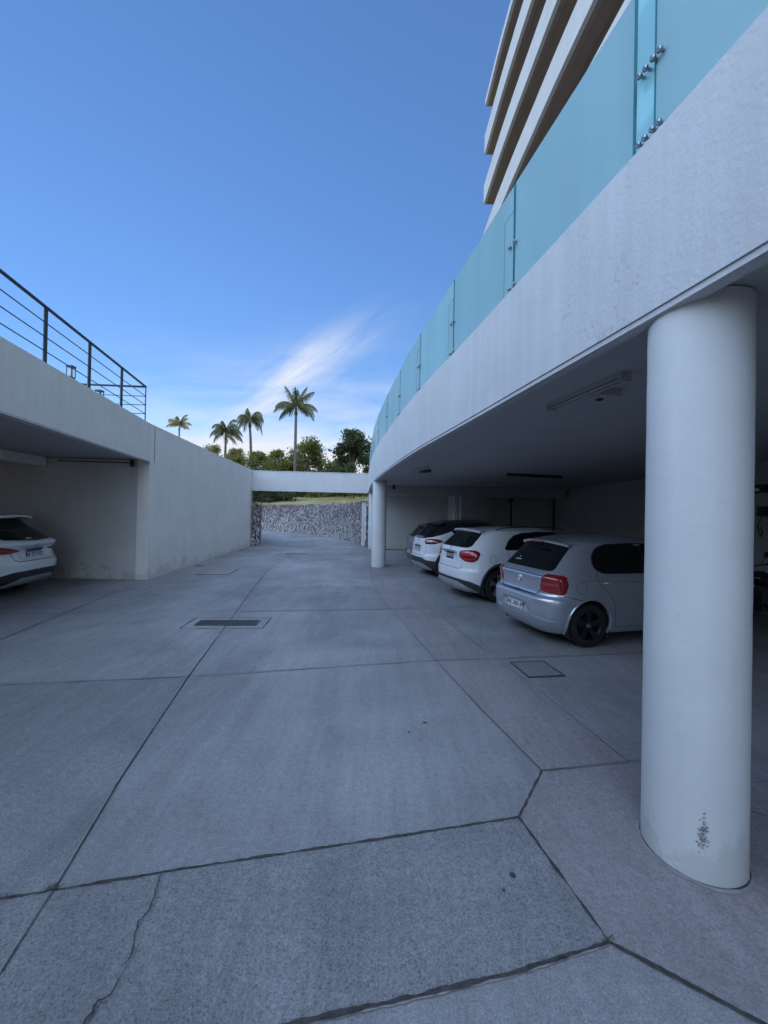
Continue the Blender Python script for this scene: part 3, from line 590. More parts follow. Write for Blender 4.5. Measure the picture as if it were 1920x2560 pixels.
# ------------------------------------------------------------------ stone walls and hillside
def stone_mat():
    m = bpy.data.materials.new('fieldstone'); m.use_nodes = True; nt = m.node_tree; b = nt.nodes['Principled BSDF']; b.inputs['Roughness'].default_value = 0.85
    g = nt.nodes.new('ShaderNodeNewGeometry'); mp = nt.nodes.new('ShaderNodeMapping'); mp.inputs['Scale'].default_value = (1.9, 1.9, 1.15)
    dn = nt.nodes.new('ShaderNodeTexNoise'); dn.inputs['Scale'].default_value = 2.5; nt.links.new(g.outputs['Position'], dn.inputs['Vector'])
    ad = nt.nodes.new('ShaderNodeMix'); ad.data_type = 'RGBA'; ad.blend_type = 'ADD'; ad.inputs[0].default_value = 0.15
    nt.links.new(g.outputs['Position'], ad.inputs[6]); nt.links.new(dn.outputs[1], ad.inputs[7]); nt.links.new(ad.outputs[2], mp.inputs[0])
    v = nt.nodes.new('ShaderNodeTexVoronoi'); nt.links.new(mp.outputs[0], v.inputs['Vector'])
    e = nt.nodes.new('ShaderNodeTexVoronoi'); e.feature = 'DISTANCE_TO_EDGE'; nt.links.new(mp.outputs[0], e.inputs['Vector'])
    s = nt.nodes.new('ShaderNodeSeparateColor'); nt.links.new(v.outputs[1], s.inputs[0])
    r = nt.nodes.new('ShaderNodeValToRGB'); cr = r.color_ramp; cr.elements[0].color = (0.17, 0.14, 0.14, 1); cr.elements[1].color = (0.46, 0.41, 0.38, 1); cr.elements[1].position = 0.8
    q = cr.elements.new(0.4); q.color = (0.24, 0.19, 0.20, 1); q = cr.elements.new(0.6); q.color = (0.34, 0.26, 0.22, 1)
    nt.links.new(s.outputs[0], r.inputs[0])
    # lime bloom, strongest low on the wall
    sp = nt.nodes.new('ShaderNodeSeparateXYZ'); nt.links.new(g.outputs['Position'], sp.inputs[0])
    bn = nt.nodes.new('ShaderNodeTexNoise'); bn.inputs['Scale'].default_value = 0.55; bn.inputs['Detail'].default_value = 7; bn.inputs['Roughness'].default_value = .7; nt.links.new(g.outputs['Position'], bn.inputs['Vector'])
    hz = nt.nodes.new('ShaderNodeMapRange'); hz.inputs[1].default_value = 0.2; hz.inputs[2].default_value = 2.2; hz.inputs[3].default_value = 0.16; hz.inputs[4].default_value = -0.12; nt.links.new(sp.outputs[2], hz.inputs[0])
    a2 = nt.nodes.new('ShaderNodeMath'); nt.links.new(bn.outputs[0], a2.inputs[0]); nt.links.new(hz.outputs[0], a2.inputs[1])
    a3 = nt.nodes.new('ShaderNodeMath'); a3.operation = 'MULTIPLY_ADD'; nt.links.new(s.outputs[1], a3.inputs[0]); a3.inputs[1].default_value = .55; nt.links.new(a2.outputs[0], a3.inputs[2])
    br = nt.nodes.new('ShaderNodeMapRange'); br.inputs[1].default_value = 0.84; br.inputs[2].default_value = 0.88; nt.links.new(a3.outputs[0], br.inputs[0])
    m1 = nt.nodes.new('ShaderNodeMix'); m1.data_type = 'RGBA'; m1.inputs[7].default_value = (0.60, 0.58, 0.57, 1); nt.links.new(br.outputs[0], m1.inputs[0]); nt.links.new(r.outputs[0], m1.inputs[6])
    er = nt.nodes.new('ShaderNodeMapRange'); er.inputs[1].default_value = 0.01; er.inputs[2].default_value = 0.07; nt.links.new(e.outputs[0], er.inputs[0])
    m2 = nt.nodes.new('ShaderNodeMix'); m2.data_type = 'RGBA'; m2.inputs[6].default_value = (0.07, 0.06, 0.055, 1); nt.links.new(er.outputs[0], m2.inputs[0]); nt.links.new(m1.outputs[2], m2.inputs[7])
    nt.links.new(m2.outputs[2], b.inputs['Base Color'])
    er2 = nt.nodes.new('ShaderNodeMapRange'); er2.inputs[1].default_value = 0.0; er2.inputs[2].default_value = 0.2; nt.links.new(e.outputs[0], er2.inputs[0])
    hm = nt.nodes.new('ShaderNodeMath'); hm.operation = 'MULTIPLY_ADD'; nt.links.new(s.outputs[2], hm.inputs[0]); hm.inputs[1].default_value = .6; nt.links.new(er2.outputs[0], hm.inputs[2])
    bp = nt.nodes.new('ShaderNodeBump'); bp.inputs['Strength'].default_value = 1.0; bp.inputs['Distance'].default_value = 0.12; nt.links.new(hm.outputs[0], bp.inputs['Height']); nt.links.new(bp.outputs[0], b.inputs['Normal'])
    return m
M_stone = stone_mat()
def stone_wall(name, pts, z1, th, seed, label, n=160):
    P = np.array(smooth_pts(pts, n)); T = np.gradient(P, axis=0); T /= np.linalg.norm(T, axis=1)[:, None]; Nn = np.stack([T[:, 1], -T[:, 0]], 1)
    rnd = np.random.RandomState(seed); b = MB(); rows = []
    zz = np.linspace(0, z1, 18)
    for k, z in enumerate(zz):
        d = (rnd.rand(n) - .5) * .09; top = (rnd.rand(n) - .5) * .10 if k == len(zz) - 1 else 0
        rows.append(np.concatenate([P + Nn * d[:, None], (z + np.zeros(n) + top)[:, None]], 1))
    last = rows[-1]
    rows.append(np.concatenate([P + Nn * th, last[:, 2:3]], 1)); rows.append(np.concatenate([P + Nn * th, np.zeros((n, 1))], 1))
    grid(b, np.array(rows))
    for i in (0, n - 1):
        ring = [tuple(r[i]) for r in rows]; b.add(ring, [tuple(range(len(ring)))])
    o = b.build(name, M_stone); return tag(o, label, 'wall')
SW = [(-.93, 20.75), (-1.7, 23.4), (-3.0, 27.0), (-4.9, 30.6), (-7.5, 33.9), (-12.0, 37.7), (-20, 41.3), (-30, 43)]
stone_wall('stone_wall', SW, 2.50, .55, 3, 'long curved wall of grey and purplish field stones behind the concrete beam', 300)
stone_wall('stone_pier', [(-6.62, 20.45), (-7.1, 22.2), (-8.5, 25.2), (-10.8, 28.4), (-14, 31.5)], 2.25, -.52, 4, 'short stone end pier at the far end of the blank left wall', 120)

def grass_mat():
    m = mat('dry_grass', (0.40, 0.33, 0.17), rough=0.95, spec=.1, noise_amt=.4, noise_scale=1.1, bump=1.0, bump_scale=9, col2=(0.25, 0.24, 0.11), bdist=.15); return m
M_grass = grass_mat()
HC = smooth_pts([(40, 27), (20, 25.5), (9, 24.6), (2, 22.6), (-.5, 20.9)], 30)[:-1] + smooth_pts([(-.5, 20.9), (-1.3, 23.2), (-2.6, 26.8), (-4.5, 30.3), (-7.1, 33.5), (-11.7, 37.4), (-19.8, 41.2), (-32, 44), (-70, 48)], 110)
cen = np.array([-9.0, 20.0]); dd = [0, .3, .8, 1.5, 2.5, 4, 6, 8, 10, 13, 17, 22, 30, 45, 70, 120, 250]
def hz_(d): return 2.40 + 1.35 * (1 - math.exp(-d / 7.0)) + .02 * d
rows = []
for d in dd:
    row = []
    for k, p in enumerate(HC):
        v = np.array(p) - cen; v /= np.linalg.norm(v); q = np.array(p) + v * d
        row.append((q[0], q[1], hz_(d) + (0.16 * noise.noise(Vector((q[0] * .35, q[1] * .35, 0))) + .7 * noise.noise(Vector((q[0] * .06, q[1] * .06, 3.))) if d > .5 else -.02)))
    rows.append(row)
b = MB(); grid(b, np.array(rows)); tag(b.build('hillside', M_grass, None, True), kind='structure')
# grass tufts along the brow
rs = np.random.RandomState(8); b = MB(); V = []; F = []
for k in range(5200):
    i = rs.randint(30, len(HC) - 30); d = rs.uniform(.2, 9); p = np.array(HC[i]); v = p - cen; v /= np.linalg.norm(v); q = p + v * d; z = hz_(d)
    h = rs.uniform(.08, .30); a = rs.uniform(0, 3.14); w = rs.uniform(.02, .05); lx, ly = rs.uniform(-.12, .12, 2); n = len(V)
    V += [(q[0] - w * math.cos(a), q[1] - w * math.sin(a), z - .05), (q[0] + w * math.cos(a), q[1] + w * math.sin(a), z - .05), (q[0] + lx, q[1] + ly, z + h)]; F.append((n, n + 1, n + 2))
b.add(V, F); tag(b.build('grass', mat('grass_blades', (0.34, 0.29, 0.14), rough=.9, trans=.3)), 'short yellowish grass on the slope above the stone wall', 'grass', kind='stuff')

# ------------------------------------------------------------------ trees, hedge, palms
M_leafA = mat('leaf_olive', (0.19, 0.19, 0.065), rough=.6, spec=.3, noise_amt=.5, noise_scale=.6, col2=(0.09, 0.11, 0.04), trans=.5)
M_leafB = mat('leaf_dark', (0.085, 0.105, 0.05), rough=.6, spec=.3, noise_amt=.5, noise_scale=.8, col2=(0.045, 0.06, 0.03), trans=.35)
M_leafC = mat('leaf_pale', (0.26, 0.24, 0.10), rough=.6, spec=.3, noise_amt=.4, noise_scale=.7, col2=(0.12, 0.14, 0.05), trans=.5)
M_bark = mat('bark', (0.11, 0.085, 0.065), rough=.9, noise_amt=.4, noise_scale=6, bump=.6, bump_scale=20)
M_palm = mat('palm_leaf', (0.085, 0.105, 0.035), rough=.5, spec=.4, noise_amt=.4, noise_scale=.8, col2=(0.14, 0.12, 0.04), trans=.3)
M_ptrunk = mat('palm_trunk', (0.15, 0.125, 0.105), rough=.9, noise_amt=.4, noise_scale=3, bump=.5, bump_scale=14)
M_psunlit = mat('palm_sunlit_tint', (0.30, 0.19, 0.08), rough=.7, noise_amt=.3, noise_scale=2, trans=.2)  # warm sunlight on the low palm fronds, put into their colour
def leaves(rs, C, R, n, size):
    """n leaf sprays spread through ellipsoidal clumps with centres C and radii R"""
    C = np.array(C); R = np.array(R); w = R[:, 0] * R[:, 2]; idx = rs.choice(len(C), n, p=w / w.sum())
    d = rs.normal(size=(n, 3)); d /= np.linalg.norm(d, axis=1)[:, None]; r = rs.rand(n) ** .45
    P = C[idx] + d * r[:, None] * R[idx] * (1 + .25 * rs.normal(size=(n, 1)))
    a = rs.normal(size=(n, 3)); a /= np.linalg.norm(a, axis=1)[:, None]; bb = np.cross(a, rs.normal(size=(n, 3))); bb /= np.linalg.norm(bb, axis=1)[:, None]
    s = size * rs.uniform(.5, 1.3, (n, 1)); V = np.stack([P - a * s, P + bb * s * .55, P + a * s, P - bb * s * .45], 1).reshape(-1, 3)
    return V, [(4 * i, 4 * i + 1, 4 * i + 2, 4 * i + 3) for i in range(n)]
def tree(x, y, zb, top, rad, m, seed, label, n=5200, nb=26, group='bushy trees beyond the stone wall', size=.17, low=.25, cat='tree', name='bushy_tree'):
    rs = np.random.RandomState(seed); t = thing(name, label, cat, (x, y, zb), rs.uniform(0, 6), group)
    H = top - zb; C, R = [], []; b = MB()
    b.tube([(0, 0, -.5), (.1, .05, H * .3), (.0, .1, H * .62)], .06 * rad + .06, 8, .03 * rad)
    for k in range(nb):
        f = rs.uniform(0, 1) ** .8; zc = H * (low + (1 - low) * f * .93); env = rad * (1 - .75 * max(0, (f - .35) / .65) ** 1.6) * (.75 + .25 * min(1, f / .2))
        a = rs.uniform(0, 6.28); q = env * math.sqrt(rs.uniform(.05, 1)) * .85; c = (q * math.cos(a), q * math.sin(a), zc)
        s = rad * rs.uniform(.16, .36); C.append(c); R.append((s, s, s * rs.uniform(.7, 1.1)))
        if k % 2 == 0: b.tube([(0, .05, H * .25 + zc * .2), (c[0] * .5, c[1] * .5, zc * .75), c], .022 * rad, 5, .006 * rad)
    b.build('trunk', M_bark, t, True)
    b = MB(); V, F = leaves(rs, C, R, n, size); V[:, 2] = np.minimum(V[:, 2], H + rs.uniform(-.2, .25, len(V))); b.add(V, F); b.build('crown', m, t)
    return t
tree(-3.0, 36.5, 3.2, 9.5, 2.55, M_leafB, 1, 'dark green bushy tree rising beside the curved glass balustrade', 7500, 30)
tree(-9.6, 48, 3.4, 11.2, 3.5, M_leafA, 2, 'biggest olive green tree in the middle, right of the tall palm trunk', 9500, 36)
tree(-6.0, 49, 3.3, 9.3, 2.3, M_leafC, 3, 'lower pale green tree between the big olive tree and the dark one', 5000, 22)
tree(-12.9, 46, 3.3, 9.2, 2.7, M_leafA, 4, 'olive tree just left of the tall palm trunk', 4200, 20)
tree(-15.8, 48, 3.3, 9.2, 2.6, M_leafA, 5, 'airy olive tree between the two tallest palms', 4200, 24)
tree(-19.5, 50, 3.3, 9.9, 2.7, M_leafC, 6, 'pale green tree behind the trunk of the second palm', 4200, 22)
tree(-22.8, 50, 3.2, 10.4, 2.8, M_leafC, 7, 'light green tree under the third palm at the top edge of the blank wall', 4600, 22)
tree(-26.0, 52, 3.2, 10.6, 2.4, M_leafA, 8, 'low bush top peeping over the long blank wall at the left', 3600, 20)
tree(-.6, 42, 3.3, 10.2, 2.6, M_leafB, 9, 'dark tree mostly hidden behind the curved podium', 4200, 20)
for k, (x, y, top, r, m_) in enumerate([(-8.0, 44.5, 7.0, 2.4, M_leafB), (-4.4, 43.5, 6.6, 2.4, M_leafA), (-11.6, 50, 8.0, 2.6, M_leafA), (-14.4, 44.5, 6.6, 2.4, M_leafB), (-17.6, 46, 7.4, 2.5, M_leafA), (-21.0, 47.5, 7.6, 2.5, M_leafB), (-24.5, 49.5, 8.2, 2.5, M_leafA), (-1.8, 46, 8.2, 2.6, M_leafA), (-28.8, 54, 9.0, 2.4, M_leafC)]):
    tree(x, y, 2.9, top, r, m_, 60 + k, 'low bush over the beam, ' + ['right of the tall palm trunk', 'left of the dark tree beside the podium', 'behind the big olive tree, at its left foot', 'left of the tall palm trunk', 'between the two tallest palm trunks', 'right beside the second palm trunk', 'under the orange-fringed palm', 'deepest behind the dark tree', 'farthest left, over the blank wall'][k], 5200, 22, size=.2, low=.02, group='low bushes in front of the tree row', cat='bush', name='leafy_bush')
# trees out of the frame to the right: they continue the row and shade the drive from the low sun
for k, (x, y, h, r) in enumerate([(6, 33, 9.5, 3.4), (11.5, 35, 10.5, 3.8), (16.5, 32, 10.5, 3.8), (9.0, 29.0, 8.6, 2.8), (14, 28.5, 9.5, 3.2), (22, 34, 11, 4)]):
    tree(x, y, 3.1, h, r, M_leafB, 30 + k, 'leafy tree behind the tower, %s of the hidden row' % ['first', 'second', 'third', 'fourth', 'fifth', 'last'][k], 3600, 22, size=.3)
# hedge
rs = np.random.RandomState(12); t = thing('hedge', 'dense dark green hedge under the left half of the beam, above the stone wall', 'hedge', (-12, 39, 3))
C = [(rs.uniform(-5.2, 3.3) , rs.uniform(-.8, .8), rs.uniform(-.9, 1.6)) for _ in range(64)]; C = [(x, y + (x * -.35), z) for x, y, z in C]
b = MB(); V, F = leaves(rs, C, [(.75, .7, .5)] * len(C), 15000, .14); b.add(V, F); b.build('foliage', M_leafB, t)
b = MB()
for k in range(14): b.tube([(-4.5 + k * .6, 1.6 - k * .21, -1.0), (-4.5 + k * .6, 1.6 - k * .21, .6)], .04, 5)
b.build('stem', M_bark, t)
rs = np.random.RandomState(14); t = thing('hedge', 'low dark shrubs on the brow of the grass slope, seen just under the beam', 'hedge', (-5.2, 42, 3.5))
C = [(rs.uniform(-3.2, 3.2), rs.uniform(-.8, .8), rs.uniform(-.2, 1.3)) for _ in range(40)]
b = MB(); V, F = leaves(rs, C, [(.7, .7, .45)] * len(C), 9000, .14); b.add(V, F); b.build('foliage', M_leafA, t)

def frond(mb, base, az, el, L, droop, rs, wid=.62, nl=60):
    p = np.array(base, float); d = np.array([math.cos(az) * math.cos(el), math.sin(az) * math.cos(el), math.sin(el)]); side = np.array([-math.sin(az), math.cos(az), 0.]); pts = [p.copy()]
    n = 16
    for k in range(n):
        d = d + np.array([0, 0, -droop * (k / n) ** .8 / n * 3]); d /= np.linalg.norm(d); p = p + d * L / n; pts.append(p.copy())
    pts = np.array(pts); mb.tube(pts.tolist(), .035, 4, .008, cap=False)
    V, F = [], []
    for k in range(nl):
        t = .13 + .87 * k / nl; x = t * n; i = min(int(x), n - 1); q = pts[i] + (pts[i + 1] - pts[i]) * (x - i); dr = (pts[i + 1] - pts[i]); dr /= np.linalg.norm(dr)
        wl = wid * math.sin(math.pi * min(1, .12 + t * .93)) ** .6 * rs.uniform(.75, 1.15)
        for s in (-1, 1):
            o = side * s * .62 + dr * .55 + np.array([0, 0, -.75 - .9 * rs.rand()]); o /= np.linalg.norm(o); tip = q + o * wl; w = dr * .034
            m_ = len(V); V += [q - w, q + w, tip + w * .3]; F.append((m_, m_ + 1, m_ + 2))
    mb.add(V, F)
def palm(x, y, zb, zc, R, nf, seed, label, lean=0.0, upright=.0, dry=2, tr=.17, droop=1.0, fr=None):
    rs = np.random.RandomState(seed); t = thing('palm_tree', label, 'palm tree', (x, y, zb), 0, 'palms rising above the wall and beam'); H = zc - zb
    b = MB(); b.tube([(0, 0, -1), (lean * .1, 0, H * .25), (lean * .35, 0, H * .5), (lean * .7, 0, H * .78), (lean, 0, H - .9)], tr * 1.15, 10, tr * .8); b.build('trunk', M_ptrunk, t, True)
    b = MB(); b.tube([(lean, 0, H - 1.0), (lean, 0, H - .55), (lean, 0, H - .05), (lean, 0, H + .25)], tr * 1.15, 10, tr * .45); b.build('crownshaft', M_leafA, t, True)
    for k in range(nf):
        if fr: az, el, L_, dr = fr[k % len(fr)]; az += rs.uniform(-.08, .08); L = R * L_; dp = dr * droop
        else: az = 2 * math.pi * (k * .382) + rs.uniform(-.2, .2); el = math.radians(75 - 70 * (k / nf) + upright * 10 + rs.uniform(-6, 6)); L = R * rs.uniform(.9, 1.12); dp = droop * rs.uniform(.85, 1.15)
        b = MB(); frond(b, (lean, 0, H), az, el, L, dp, rs, wid=.36 * R); b.build('frond', M_palm, t)
    for k in range(dry):  # dry counts the low right-hand fronds that carry the painted sunlight
        b = MB(); frond(b, (lean, 0, H - .35), rs.uniform(-1.2, 1.2), math.radians(-15), R * .8, 1.2, rs, wid=.16 * R); b.build('frond', M_psunlit, t)['label'] = 'hanging frond with warm sunlight put into its colour'
F1 = [(math.radians(a), math.radians(e), l, d) for a, e, l, d in [(172, 68, 1.0, .42), (20, 72, .95, .5), (8, 58, 1.0, .55), (92, 78, .8, .4), (-85, 70, .8, .6),
      (178, 22, 1.08, .95), (200, 30, .95, 1.0), (165, 5, .92, 1.1), (186, -8, .95, 1.05), (3, 24, 1.0, .95), (-15, 8, 1.05, 1.15), (12, -6, .95, .9), (60, 20, .9, 1.0), (-60, 25, .9, 1.0), (120, 20, .9, 1.), (-120, 15, .9, 1.0)]]
palm(-10.3, 44, 3.5, 14.0, 3.0, 16, 1, 'tallest palm with a straight trunk and wide open crown, nearest the middle', .0, fr=F1, dry=0, droop=1.35)
palm(-19.0, 55, 3.5, 14.9, 2.95, 18, 2, 'palm with a drooping mop-like crown and thick slightly curved trunk, second tallest', -.45, dry=0, droop=2.5, tr=.2)
palm(-21.7, 52, 3.5, 12.5, 2.95, 19, 3, 'shorter palm with orange-brown fronds coloured as if sunlit, third along the row', .1, dry=4, droop=1.9)
palm(-37.6, 70, 3.5, 17.4, 2.5, 14, 4, 'farthest smallest palm, its crown just above the blank wall at left', .0, dry=0, droop=1.3)

# ------------------------------------------------------------------ small fixtures
def slotgrate(x, y, rz):
    t = thing('floor_grate', 'long narrow iron drain grate in the middle of the drive', 'drain', (x, y, .0105), rz)
    b = MB(); 
    for s in (-1, 1): b.box((0, s * .135, 0), (.96, .022, .008)); b.box((s * .47, 0, 0), (.022, .27, .0075))
    b.build('frame', M_grate, t)
    b = MB(); b.box((0, 0, -.003), (.92, .25, .002)); b.build('pit', mat('pit_dark', (.05, .05, .05), rough=.9), t)  # pit is a flat dark sheet just under the bars
    b = MB()
    for k in range(37): b.box((-.45 + k * .025, 0, .001), (.010, .25, .006))
    b.build('bars', M_grate, t)
    b = MB()
    for s in (-1, 1): ribbon(b, [(-.62, s * .30), (.62, s * .30)], .012, -.001, .5, .002, seed=4); ribbon(b, [(s * .62, -.30), (s * .62, .30)], .012, -.0006, .5, .002, seed=6)
    b.build('surround_joint', M_joint, t)
slotgrate(-2.48, 6.20, math.radians(4))
t = thing('floor_grate', 'square steel access cover with slanting ribs between the columns and the silver hatchback', 'drain', (1.84, 4.56, .0105), math.radians(8))
b = MB()
for s in (-1, 1): b.box((0, s * .215, 0), (.45, .018, .008)); b.box((s * .215, 0, 0), (.018, .412, .0075))
b.build('frame', M_grate, t)
b = MB(); b.box((0, 0, -.002), (.41, .41, .003)); b.build('plate', mat('cover_steel', (.36, .36, .37), rough=.6, metal=.4), t)
b = MB()
for k in range(-9, 10):
    c = k * .045; x0 = max(-.2, -.2 + c); x1 = min(.2, .2 + c)
    if x1 - x0 > .03: b.box(((x0 + x1) / 2, (x0 + x1) / 2 - c, .0015), ((x1 - x0) * 1.414, .011, .005), math.radians(45))
b.build('rib', mat('rib_steel', (.17, .17, .175), rough=.55, metal=.4), t)
t = thing('manhole_cover', 'large flat concrete-filled cover near the foot of the left wall', 'cover', (-4.88, 11.38, .008), math.radians(6))
b = MB(); b.box((0, 0, 0), (.86, .98, .006)); b.build('plate', M_apron, t)
b = MB()
for s in (-1, 1): b.box((0, s * .5, .0015), (.90, .02, .008)); b.box((s * .44, 0, .0015), (.02, .98, .0075))
b.build('frame', M_grate, t)
for (x, y, lab) in [(-6.02, 12.6, 'round iron drain lid at the foot of the left wall, nearer one'), (-6.55, 17.9, 'round iron drain lid at the wall foot near the stone pier'), (-7.0, 23.2, 'round lid beyond the beam beside the stone pier')]:
    t = thing('round_drain', lab, 'drain', (x, y, .005), 0, 'round drain lids along the left wall')
    b = MB(); b.lathe([(0, .008), (.13, .008), (.135, .004), (.16, .004), (.16, 0)], seg=24); b.build('lid', M_grate, t)
t = thing('floor_grate', 'thin far drain slot across the drive before the beam', 'drain', (-3.8, 16.78, .0105), math.radians(8))
b = MB(); b.box((0, 0, 0), (.95, .16, .006)); b.build('bars', M_grate, t)

def ceiling_light(x, y, rz, L, lab, box=True, z=2.968, m=None):
    t = thing('ceiling_light', lab, 'light fixture', (x, y, z), rz, 'unlit tube fixtures under the podium'); m = m or mat('fixture_grey', (.42, .42, .43), rough=.5)
    b = MB(); b.box((0, 0, -.02), (L, .09, .04)); b.build('housing', m, t)
    for s in (-1, 1):
        b = MB(); b.tube([(-L / 2 + .04, s * .03, -.055), (L / 2 - .04, s * .03, -.055)], .013, 8); b.build('tube', m, t, True)
    b = MB(); b.box((-L / 2 + .02, 0, -.055), (.03, .10, .04)); b.box((L / 2 - .02, 0, -.055), (.03, .10, .04)); b.build('end_cap', m, t)
    return t
ceiling_light(1.80, 3.50, math.radians(-78), .95, 'twin tube ceiling light nearest the big column')
t = thing('emergency_light', 'small flat white emergency light box on the ceiling beside the near tube light', 'light fixture', (1.98, 3.56, 2.968), math.radians(10))
b = MB(); b.box((0, 0, -.03), (.24, .26, .06)); b.build('housing', mat('fixture_grey', (.4, .4, .41)), t); b = MB(); b.lathe([(0, -.075), (.03, -.07), (.035, -.06)], seg=16); b.build('sensor', M_black, t)
ceiling_light(.86, 9.6, math.radians(-72), 1.0, 'small ceiling light farther in, over the white cars')
t = thing('emergency_light', 'small ceiling box beside the farther light, near the second column', 'light fixture', (1.03, 9.9, 2.968), math.radians(10))
b = MB(); b.box((0, 0, -.035), (.26, .3, .07)); b.build('housing', M_dark_metal, t); b = MB(); b.lathe([(0, -.085), (.03, -.08), (.035, -.07)], seg=16); b.build('sensor', M_black, t)
ceiling_light(4.1, 10.5, math.radians(12), 1.65, 'long dark fixture on the ceiling above the parked cars', z=2.968, m=M_black)
ceiling_light(2.75, 16.9, math.radians(4), 1.2, 'dark fixture in the farthest bay behind the ceiling beam', z=2.968, m=M_black)
def camera_(x, y, z, rz, lab):
    t = thing('security_camera', lab, 'camera', (x, y, z), rz)
    b = MB(); b.box((0, 0, 0), (.10, .10, .05)); b.build('bracket', M_dark_metal, t)
    b = MB(); b.lathe([(0, -.15), (.03, -.145), (.05, -.12), (.055, -.09), (.05, -.05), (.05, -.02)], seg=18); b.build('dome', M_black, t, True)
    b = MB(); b.tube([(.02, 0, -.05), (.16, .0, -.09)], .035, 12); b.build('barrel', M_black, t, True)
camera_(-6.46, 9.82, 3.04, math.radians(-60), 'black security camera at the upper corner of the left garage opening')
b = MB(); b.tube([(-8.4, 9.88, 3.02), (-6.5, 9.88, 3.00)], .012, 6); tag(b.build('cable_conduit', M_black, None, True), 'thin dark conduit along the top of the left garage side wall', 'conduit')
camera_(.38, 15.3, 2.95, math.radians(-100), 'small black security camera on the ceiling beam near the second column')
def pipe(x, y, z1, r, m, lab, top=True):
    t = thing('wall_pipe', lab, 'pipe', (x, y, 0)); b = MB(); b.tube([(0, 0, 0), (0, 0, z1)], r, 10); b.build('pipe', m, t, True)
    if top: b = MB(); b.box((0, 0, z1 - .06), (r * 4, r * 4, .12)); b.build('collector', m, t)
    b = MB()
    for k in range(3): b.box((0, r, .6 + k * .8), (r * 3.2, r * 1.6, .03))
    b.build('clip', M_steel, t)
pipe(3.02, 16.45, 2.95, .045, M_white_pl, 'white drain pipe at the corner in front of the far bay', False)
pipe(5.55, 16.78, 2.60, .035, M_pipe, 'thin black pipe down the far garage wall', True)
pipe(7.38, 16.70, 2.90, .04, M_pipe, 'black pipe in the back corner of the garage', False)
t = thing('wall_light', 'dark bulkhead lamp on the back wall right of the near column', 'light fixture', (7.42, 7.6, 2.45))
b = MB(); b.box((0, 0, 0), (.10, .3, .16)); b.build('housing', M_black, t); b = MB(); b.lathe([(0, .07), (.05, .05), (.06, 0)], (-.06, 0, -.05), seg=12); b.build('bulb', M_white_pl, t)
t = thing('wall_box', 'small black junction box with loose cable on the back wall', 'box', (7.44, 7.55, 2.0))
b = MB(); b.box((0, 0, 0), (.08, .16, .2)); b.build('case', M_black, t); b = MB(); b.tube([(-.03, .0, -.1), (-.05, .05, -.3), (-.03, 0, -.5), (-.05, -.05, -.42), (-.04, 0, -.3)], .008, 5); b.build('cable', M_black, t)
# white metal gate leaf beyond the last column
t = thing('metal_gate', 'white metal gate folded back between the last column and the stone wall', 'gate', (-1.18, 20.95, 0))
b = MB()
for x in (-.0, .20): b.box((x, 0, 1.25), (.05, .04, 2.35))
for z in (.12, 1.25, 2.40): b.box((.10, 0, z), (.15, .035, .05))
b.build('frame', M_white_pl, t); b = MB(); b.box((.1, .01, 1.25), (.15, .012, 2.2)); b.build('sheet', M_beam, t)
# tiny weeds in the open joint
rs = np.random.RandomState(3); V, F = [], []
for (cx_, cy_, sp_, n_) in [(-1.74, 1.77, .03, 60), (-1.53, 1.822, .018, 90), (.99, 1.64, .012, 30)]:
    for k in range(n_):
        x = cx_ + rs.normal() * sp_; y = cy_ + rs.normal() * .006 + (x - cx_) * .2; a = rs.uniform(0, 6.28); l = rs.uniform(.004, .012); i = len(V)
        V += [(x, y, .011), (x + l * .5 * math.cos(a + .5), y + l * .5 * math.sin(a + .5), .011 + l * .5), (x + l * math.cos(a), y + l * math.sin(a), .011 + l * .6), (x + l * .5 * math.cos(a - .5), y + l * .5 * math.sin(a - .5), .011 + l * .4)]; F.append((i, i + 1, i + 2, i + 3))
b = MB(); b.add(V, F); tag(b.build('weeds', mat('weed_leaf', (.05, .075, .03), rough=.7)), 'tiny weeds and moss growing in the widest floor joint', 'weeds', kind='stuff')
for i, (x, y, r, lab) in enumerate([(.68, 1.94, .017, 'flat dark round disc pressed into the concrete before the column'), (.61, 1.86, .008, 'tiny dark pebble on the concrete beside the dark disc'), (.39, 3.34, .016, 'small dry leaf lying on the drive'), (.24, 3.19, .01, 'dark crumb on the drive beside the dry leaf')]):
    b = MB(); b.lathe([(0, .006), (r * .8, .005), (r, .002)], (0, 0, 0), 'Z', 9); o = b.build(['floor_disc', 'pebble', 'dry_leaf', 'pebble'][i], M_joint); o.location = (x, y, .002); o.scale = (1.6 if i == 2 else 1, .5 if i == 2 else 1, 1); tag(o, lab, ['disc', 'pebble', 'leaf', 'pebble'][i])
# ------------------------------------------------------------------ cars
M_tyre = mat('tyre_rubber', (0.012, 0.012, 0.013), rough=.85, noise_amt=.3, noise_scale=20)
M_cglass = mat('car_glass', (0.006, 0.007, 0.009), rough=.04, spec=.6)
M_seal = mat('window_seal', (0.012, 0.012, 0.013), rough=.5)
M_clad = mat('grey_cladding', (0.035, 0.036, 0.04), rough=.6)
M_under = mat('underbody', (0.01, 0.01, 0.011), rough=.9)
M_red = mat('tail_red', (0.22, 0.004, 0.008), rough=.12, coat=1.0)
M_redb = mat('tail_red_bright', (0.42, 0.03, 0.035), rough=.15, coat=1.0)
M_darkred = mat('tail_dark', (0.09, 0.006, 0.01), rough=.1, coat=1.0)
M_chrome = mat('chrome', (0.75, 0.76, 0.78), rough=.12, metal=1.0)
M_skid = mat('skid_silver', (0.42, 0.43, 0.45), rough=.4, metal=.5)
M_white = mat('paint_white', (0.72, 0.73, 0.74), rough=.28, coat=1.0)
